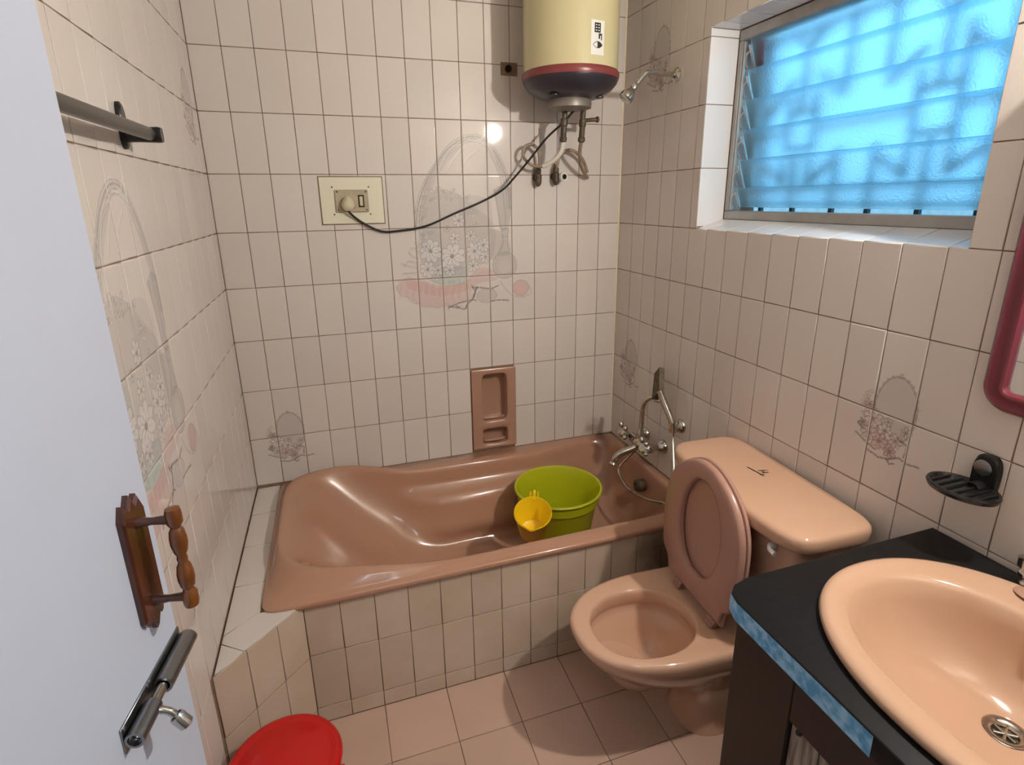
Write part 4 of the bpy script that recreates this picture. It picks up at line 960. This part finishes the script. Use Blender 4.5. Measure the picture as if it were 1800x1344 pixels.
part(G().lathe([(.004, 0), (.006, .004), (.003, .008)], (cx0 + .008, -1.70, .679), (-1, 0, 0), 10), 'catch', 'blackm', cab)
# counter top (polygon with bevelled corner) and blue film on its front edge
cnt = empty('countertop', (1.3, -1.85, ct)); tag(cnt, 'black counter around the pink basin with blue strip along its edge', 'countertop')
poly = [(1.597, -1.506), (1.085, -1.508), (1.050, -1.517), (1.030, -1.535), (1.022, -1.560), (1.022, -2.198), (1.597, -2.198)]
bcx, bcy = 1.312, -1.852
def slab_with_hole():
    g = G(); N = 96
    # outer boundary resampled by angle around the basin centre
    def hit(t):
        d = Vector((cos(t), sin(t))); best = 9
        for i in range(len(poly)):
            a, b = Vector(poly[i - 1]) - Vector((bcx, bcy)), Vector(poly[i]) - Vector((bcx, bcy)); e = b - a
            den = d.x * e.y - d.y * e.x
            if abs(den) < 1e-9: continue
            r_ = (a.x * e.y - a.y * e.x) / den; s_ = (a.x * d.y - a.y * d.x) / den
            if r_ > 0 and -1e-6 <= s_ <= 1 + 1e-6: best = min(best, r_)
        return best
    angs = sorted([2 * pi * j / N for j in range(N)] + [math.atan2(p[1] - bcy, p[0] - bcx) % (2 * pi) for p in poly])
    out = [(bcx + hit(t) * cos(t), bcy + hit(t) * sin(t)) for t in angs]
    inn = [(bcx + .205 * cos(t), bcy + .255 * sin(t)) for t in angs]
    def ins(k): return [(bcx + (x - bcx) * (1 - k), bcy + (y - bcy) * (1 - k)) for x, y in out]
    g.loft([[(x, y, CZ - .040) for x, y in inn], [(x, y, CZ - .040) for x, y in ins(.004)], [(x, y, CZ - .037) for x, y in out], [(x, y, CZ - .003) for x, y in out], [(x, y, CZ - .0008) for x, y in ins(.003)], [(x, y, CZ) for x, y in ins(.010)], [(x, y, CZ) for x, y in inn], [(x, y, CZ - .040) for x, y in inn]])
    return g
part(slab_with_hole(), 'slab', 'counter', cnt, ang=50)
fp = [(1.0225, -1.558), (1.0300, -1.5345), (1.046, -1.5185)]
tp = [(1.0217, -1.838), (1.0217, -1.560), (1.0296, -1.5335), (1.0432, -1.5195)]
g = G(); zt = [CZ - .0015, CZ - .0015, CZ - .0015, CZ - .004]; zb = [CZ - .040, CZ - .040, CZ - .037, CZ - .014]
N_ = len(tp)
g.loft([[(x, y, z) for (x, y), z in zip(tp, zb)], [(x - .0006, y, z) for (x, y), z in zip(tp, zt)]], closed=False)
part(g, 'edge_strip', 'tape', cnt, smooth=False, label='blue mottled film strip on the edge')
# basin
ba = empty('wash_basin', (bcx, bcy, CZ)); tag(ba, 'large oval pink ceramic wash basin set in the black counter', 'basin')
def er(cx, cy, rx, ry, z, n=2.15, N=96): return sup(cx, cy, rx, ry, z, n, N)
R = [er(bcx, bcy, .242, .284, CZ + .000), er(bcx, bcy, .249, .291, CZ + .004), er(bcx, bcy, .251, .293, CZ + .010), er(bcx, bcy, .247, .289, CZ + .017), er(bcx, bcy, .238, .280, CZ + .0205), er(bcx - .003, bcy, .222, .266, CZ + .0195),
     er(bcx - .014, bcy, .190, .255, CZ + .014, 2.3), er(bcx - .018, bcy, .180, .248, CZ + .011, 2.3), er(bcx - .018, bcy, .172, .240, CZ + .002, 2.3), er(bcx - .014, bcy, .163, .228, CZ - .025, 2.25), er(bcx - .006, bcy, .152, .210, CZ - .060, 2.2), er(bcx + .004, bcy, .135, .185, CZ - .092, 2.1),
     er(bcx + .016, bcy + .004, .110, .148, CZ - .115, 2.0), er(bcx + .030, bcy + .01, .075, .095, CZ - .131, 2.0), er(bcx + .042, bcy + .020, .040, .045, CZ - .138, 2), er(bcx + .047, bcy + .026, .0240, .0240, CZ - .141, 2), er(bcx + .047, bcy + .026, .021, .021, CZ - .16, 2)]
bo = part(G().loft(R, False, True), 'bowl', 'basin', ba, ang=70)
dc = (bcx + .047, bcy + .026)
part(G().lathe([(.016, -.012), (.018, -.004), (.021, -.001), (.029, .0015), (.032, .0005), (.031, -.002)], (dc[0], dc[1], CZ - .139), (0, 0, 1), 32, False, False), 'drain_ring', 'chrome', ba, label='chrome drain ring')
g = G().lathe([(.0175, -.014), (.0175, -.010), (.003, -.010)], (dc[0], dc[1], CZ - .139), (0, 0, 1), 24)
part(g, 'drain_cup', 'rusty', ba)
g = G()
for k_ in range(3):
    t = k_ * pi / 3 + .4; d = Vector((cos(t), sin(t), 0)) * .017; g.tube([Vector((dc[0], dc[1], CZ - .1445)) - d, Vector((dc[0], dc[1], CZ - .1445)) + d], .0022, 6)
part(g, 'drain_cross', 'chrome', ba)
g = G().loft([er(1.512, -1.745, .022, .030, CZ + .0215, 2.2, 32), er(1.512, -1.745, .020, .028, CZ + .0222, 2.2, 32), er(1.512, -1.745, .016, .024, CZ + .0205, 2.2, 32)], True, True)
part(g, 'soap_hollow', 'soapceramic', ba)  # nearly flat oval; the darker ceramic paints in the shadow of a recess
fa = empty('basin_tap', (1.545, -1.79, CZ + .018)); tag(fa, 'chrome basin tap at the right edge behind the pink basin', 'tap')
part(G().box((1.525, -1.86, CZ + .017), (1.572, -1.708, CZ + .030), .006), 'base_plate', 'chrome', fa)
part(G().lathe([(.018, 0), (.020, .008), (.016, .016), (.023, .020), (.024, .034), (.014, .040)], (1.556, -1.712, CZ + .028), (0, 0, 1), 18), 'knob', 'chrome', fa)
part(G().lathe([(.018, 0), (.020, .008), (.016, .016), (.023, .020), (.024, .034), (.014, .040)], (1.556, -1.862, CZ + .028), (0, 0, 1), 18), 'knob', 'chrome', fa)
part(G().tube([(1.552, -1.79, CZ + .025), (1.550, -1.79, CZ + .07), (1.52, -1.79, CZ + .085), (1.46, -1.79, CZ + .07)], .011, 12, smooth=5), 'spout', 'chrome', fa)

# ------------------------------------------------------------------ mirror
mi = empty('mirror', (RX, -1.87, 1.45)); tag(mi, 'mirror with rounded glossy maroon plastic frame, right edge of view', 'mirror')
def mr_(y0, y1, z0, z1, x, r, N=12):
    out = []
    for (cy, cz, a0) in ((y1 - r, z1 - r, 0), (y0 + r, z1 - r, 90), (y0 + r, z0 + r, 180), (y1 - r, z0 + r, 270)):
        for k_ in range(N + 1):
            t = radians(a0 + 90 * k_ / N); out.append((x, cy + r * cos(t), cz + r * sin(t)))
    return out
MY0, MY1, MZ0, MZ1 = -2.12, -1.543, 1.152, 1.80
def ins_(k, x): return mr_(MY0 + k, MY1 - k, MZ0 + k, MZ1 - k, x, max(.052 - k, .012))
g = G().loft([ins_(0, RX - .001), ins_(0, RX - .012), ins_(.003, RX - .018), ins_(.009, RX - .022), ins_(.014, RX - .020), ins_(.030, RX - .020), ins_(.034, RX - .023), ins_(.038, RX - .022), ins_(.041, RX - .014), ins_(.041, RX - .004)])
part(g, 'mirror_frame', 'magenta', mi, ang=50)
part(G().loft([ins_(.040, RX - .006), ins_(.040, RX - .010)], True, True), 'glass', 'mirror', mi, smooth=False)

# ------------------------------------------------------------------ wall soap dish
sd = empty('soap_dish', (RX, -1.585, 1.0)); tag(sd, 'black plastic soap dish mounted on the wall below the mirror', 'soap dish')
g = G(); g.loft([[(x, -1.583 + p.x * s_, 1.010 + p.y * s_) for p in sup(0, 0, .0245, .048, 0, 3, 36)] for x, s_ in ((RX - .001, 1), (RX - .012, 1), (RX - .016, .9))], True, True)
part(g, 'wall_plate', 'black', sd)
part(G().lathe([(.0165, 0), (.0165, .003), (.012, .0045)], (RX - .0155, -1.580, 1.030), (-1, 0, 0), 28), 'screw_cap', 'steel', sd, label='grey round screw cap')
def dish_ring(k, z): return [Vector((1.545 + (.052 - k) * cos(t), -1.575 + (.066 - k) * sin(t), z)) for t in [2 * pi * j / 48 for j in range(48)]]
part(G().loft([dish_ring(.012, .978), dish_ring(.003, .982), dish_ring(0, .990), dish_ring(.002, .994), dish_ring(.006, .994), dish_ring(.010, .988)], True, True), 'dish', 'black', sd)
for k_ in range(6):
    yy = -1.575 - .045 + k_ * .018; hx_ = .044 * math.sqrt(max(0, 1 - ((yy + 1.575) / .062) ** 2))
    part(G().tube([(1.545 - hx_, yy, .990), (1.545 + hx_, yy, .990)], .0028, 8), 'rib', 'black', sd)
part(G().tube([(1.590, -1.583, .990), (1.565, -1.580, .987)], .013, 10), 'arm', 'black', sd)

# ------------------------------------------------------------------ lime bucket and yellow mug in the tub
bk = empty('bucket', (1.172, -.352, .139)); tag(bk, 'lime green round plastic bucket standing in the tub', 'bucket')
bx, by, b0, b1 = 1.172, -.352, .1385, .425
hb = b1 - b0
part(G().lathe([(.115, 0), (.122, .002), (.126, .012), (.160, hb * .80), (.163, hb * .815), (.169, hb * .82), (.172, hb * .90), (.174, hb * .955), (.180, hb * .965), (.182, hb * .985), (.179, hb), (.172, hb * .998), (.168, hb * .975), (.158, hb * .83), (.152, hb * .75), (.119, .012), (.112, .008), (.02, .008)], (bx, by, b0), (0, 0, 1), 72), 'bucket_body', 'green', bk, ang=50)
for s_ in (-1, 1):
    d_ = Vector((-.94, -.34, 0)) * s_; e_ = Vector((bx, by, b0 + hb * .86)) + d_ * .168
    part(G().lathe([(.012, 0), (.012, .010), (.006, .013)], e_, d_, 14), 'handle_ear', 'green', bk)
g = G(); hp_ = []
for k_ in range(25):
    t = pi * k_ / 24; d_ = Vector((-.94, -.34, 0)); s2 = Vector((.34, -.94, 0))
    hp_.append(Vector((bx, by, b0 + hb * .86)) + d_ * .181 * cos(t) - s2 * .178 * sin(t) * 1.02 - Vector((0, 0, .055 * sin(t))))
# handle hangs down behind the bucket
part(G().tube(hp_, .0028, 8), 'wire_handle', 'rusty', bk)
mg = empty('mug', (1.012, -.548, .30)); tag(mg, 'small yellow plastic mug with spout hooked beside the lime bucket', 'mug')
def mug():
    g = G(); N = 56; R = []; tilt = Matrix.Rotation(radians(25), 4, Vector((.94, -.34, 0))); C0 = Vector((1.004, -.508, .340))
    for r_, h_ in [(.045, 0), (.049, .002), (.051, .008), (.067, .118), (.069, .120), (.0705, .128), (.068, .131), (.064, .127), (.049, .010), (.045, .006), (.01, .006)]:
        ring = []
        for j in range(N):
            t = 2 * pi * j / N; sp_ = math.exp(-((t - radians(245)) / .22) ** 2) * (max(0, (h_ - .085) / .045)) * .009 if r_ > .06 else 0
            ring.append(C0 + tilt @ Vector(((r_ + sp_) * cos(t), (r_ + sp_) * sin(t), h_)))
        R.append(ring)
    g.loft(R, True, True)
    h = G(); T = radians(66); d_ = Vector((cos(T), sin(T), 0))
    pts = [C0 + tilt @ (d_ * a + Vector((0, 0, b))) for a, b in ((.064, .118), (.080, .133), (.092, .131), (.096, .115), (.092, .090))]
    h.tube(pts, .0055, 10, smooth=4)
    for q_ in (-.014, .014): h.tube([pts[0] + Vector((-d_.y, d_.x, 0)) * q_, pts[1] + Vector((-d_.y, d_.x, 0)) * q_ + Vector((0, 0, .008))], .0035, 8)
    return g, h
g, h = mug(); part(g, 'mug_body', 'yellow', mg, ang=50); part(h, 'handle', 'yellow', mg)

# ------------------------------------------------------------------ red bin with lid, lower left
rb = empty('bin', (.150, -1.118, 0)); tag(rb, 'red plastic bin with glossy domed lid beside the corner ledge', 'bin')
part(G().lathe([(.085, 0), (.095, .002), (.098, .01), (.124, .235), (.128, .24), (.128, .262), (.124, .262), (.120, .235), (.090, .012), (.02, .01)], (.150, -1.118, .0), (0, 0, 1), 56), 'bin_body', 'red', rb)
part(G().lathe([(.126, .262), (.132, .264), (.134, .272), (.130, .281), (.118, .286), (.112, .283), (.104, .284), (.08, .291), (.05, .296), (.004, .298)], (.150, -1.118, .0), (0, 0, 1), 64), 'bin_lid', 'red', rb, ang=50)
part(G().lathe([(.008, 0), (.009, .006), (.004, .010)], (.277, -1.150, .247), (1, -.2, 0), 12).tube([(.286, -1.152, .247), (.288, -1.155, .20), (.27, -1.19, .13), (.22, -1.245, .075), (.15, -1.262, .055)], .0028, 8, smooth=5), 'wire_handle', 'red', rb)

# ------------------------------------------------------------------ the lamp that lights the room (above the mirror)
lp = empty('wall_lamp', (1.59, -1.80, 1.98)); tag(lp, 'warm globe bulb wall lamp above the mirror', 'lamp')
part(G().lathe([(.040, 0), (.040, .005), (.030, .008), (.020, .010)], (RX, -1.80, 2.01), (-1, 0, 0), 24), 'back_plate', 'white', lp)
part(G().lathe([(.040, .003), (.060, .012), (.066, .024), (.068, .035), (.066, .035), (.064, .025), (.058, .014), (.038, .006)], (RX, -1.80, 2.01), (-1, 0, 0), 40, False, False), 'added_baffle', 'white', lp)  # dish added around the bulb to hold its light off the right wall
part(G().lathe([(.016, 0), (.016, .006), (.012, .008)], (RX - .008, -1.80, 2.01), (-1, 0, 0), 20), 'bulb_holder', 'white', lp)
part(G().lathe([(.009, 0), (.014, .005), (.022, .015), (.025, .026), (.022, .040), (.013, .048), (.003, .051)], (RX - .014, -1.80, 2.01), (-1, 0, 0), 28), 'bulb', 'bulb', lp, label='glowing bulb')
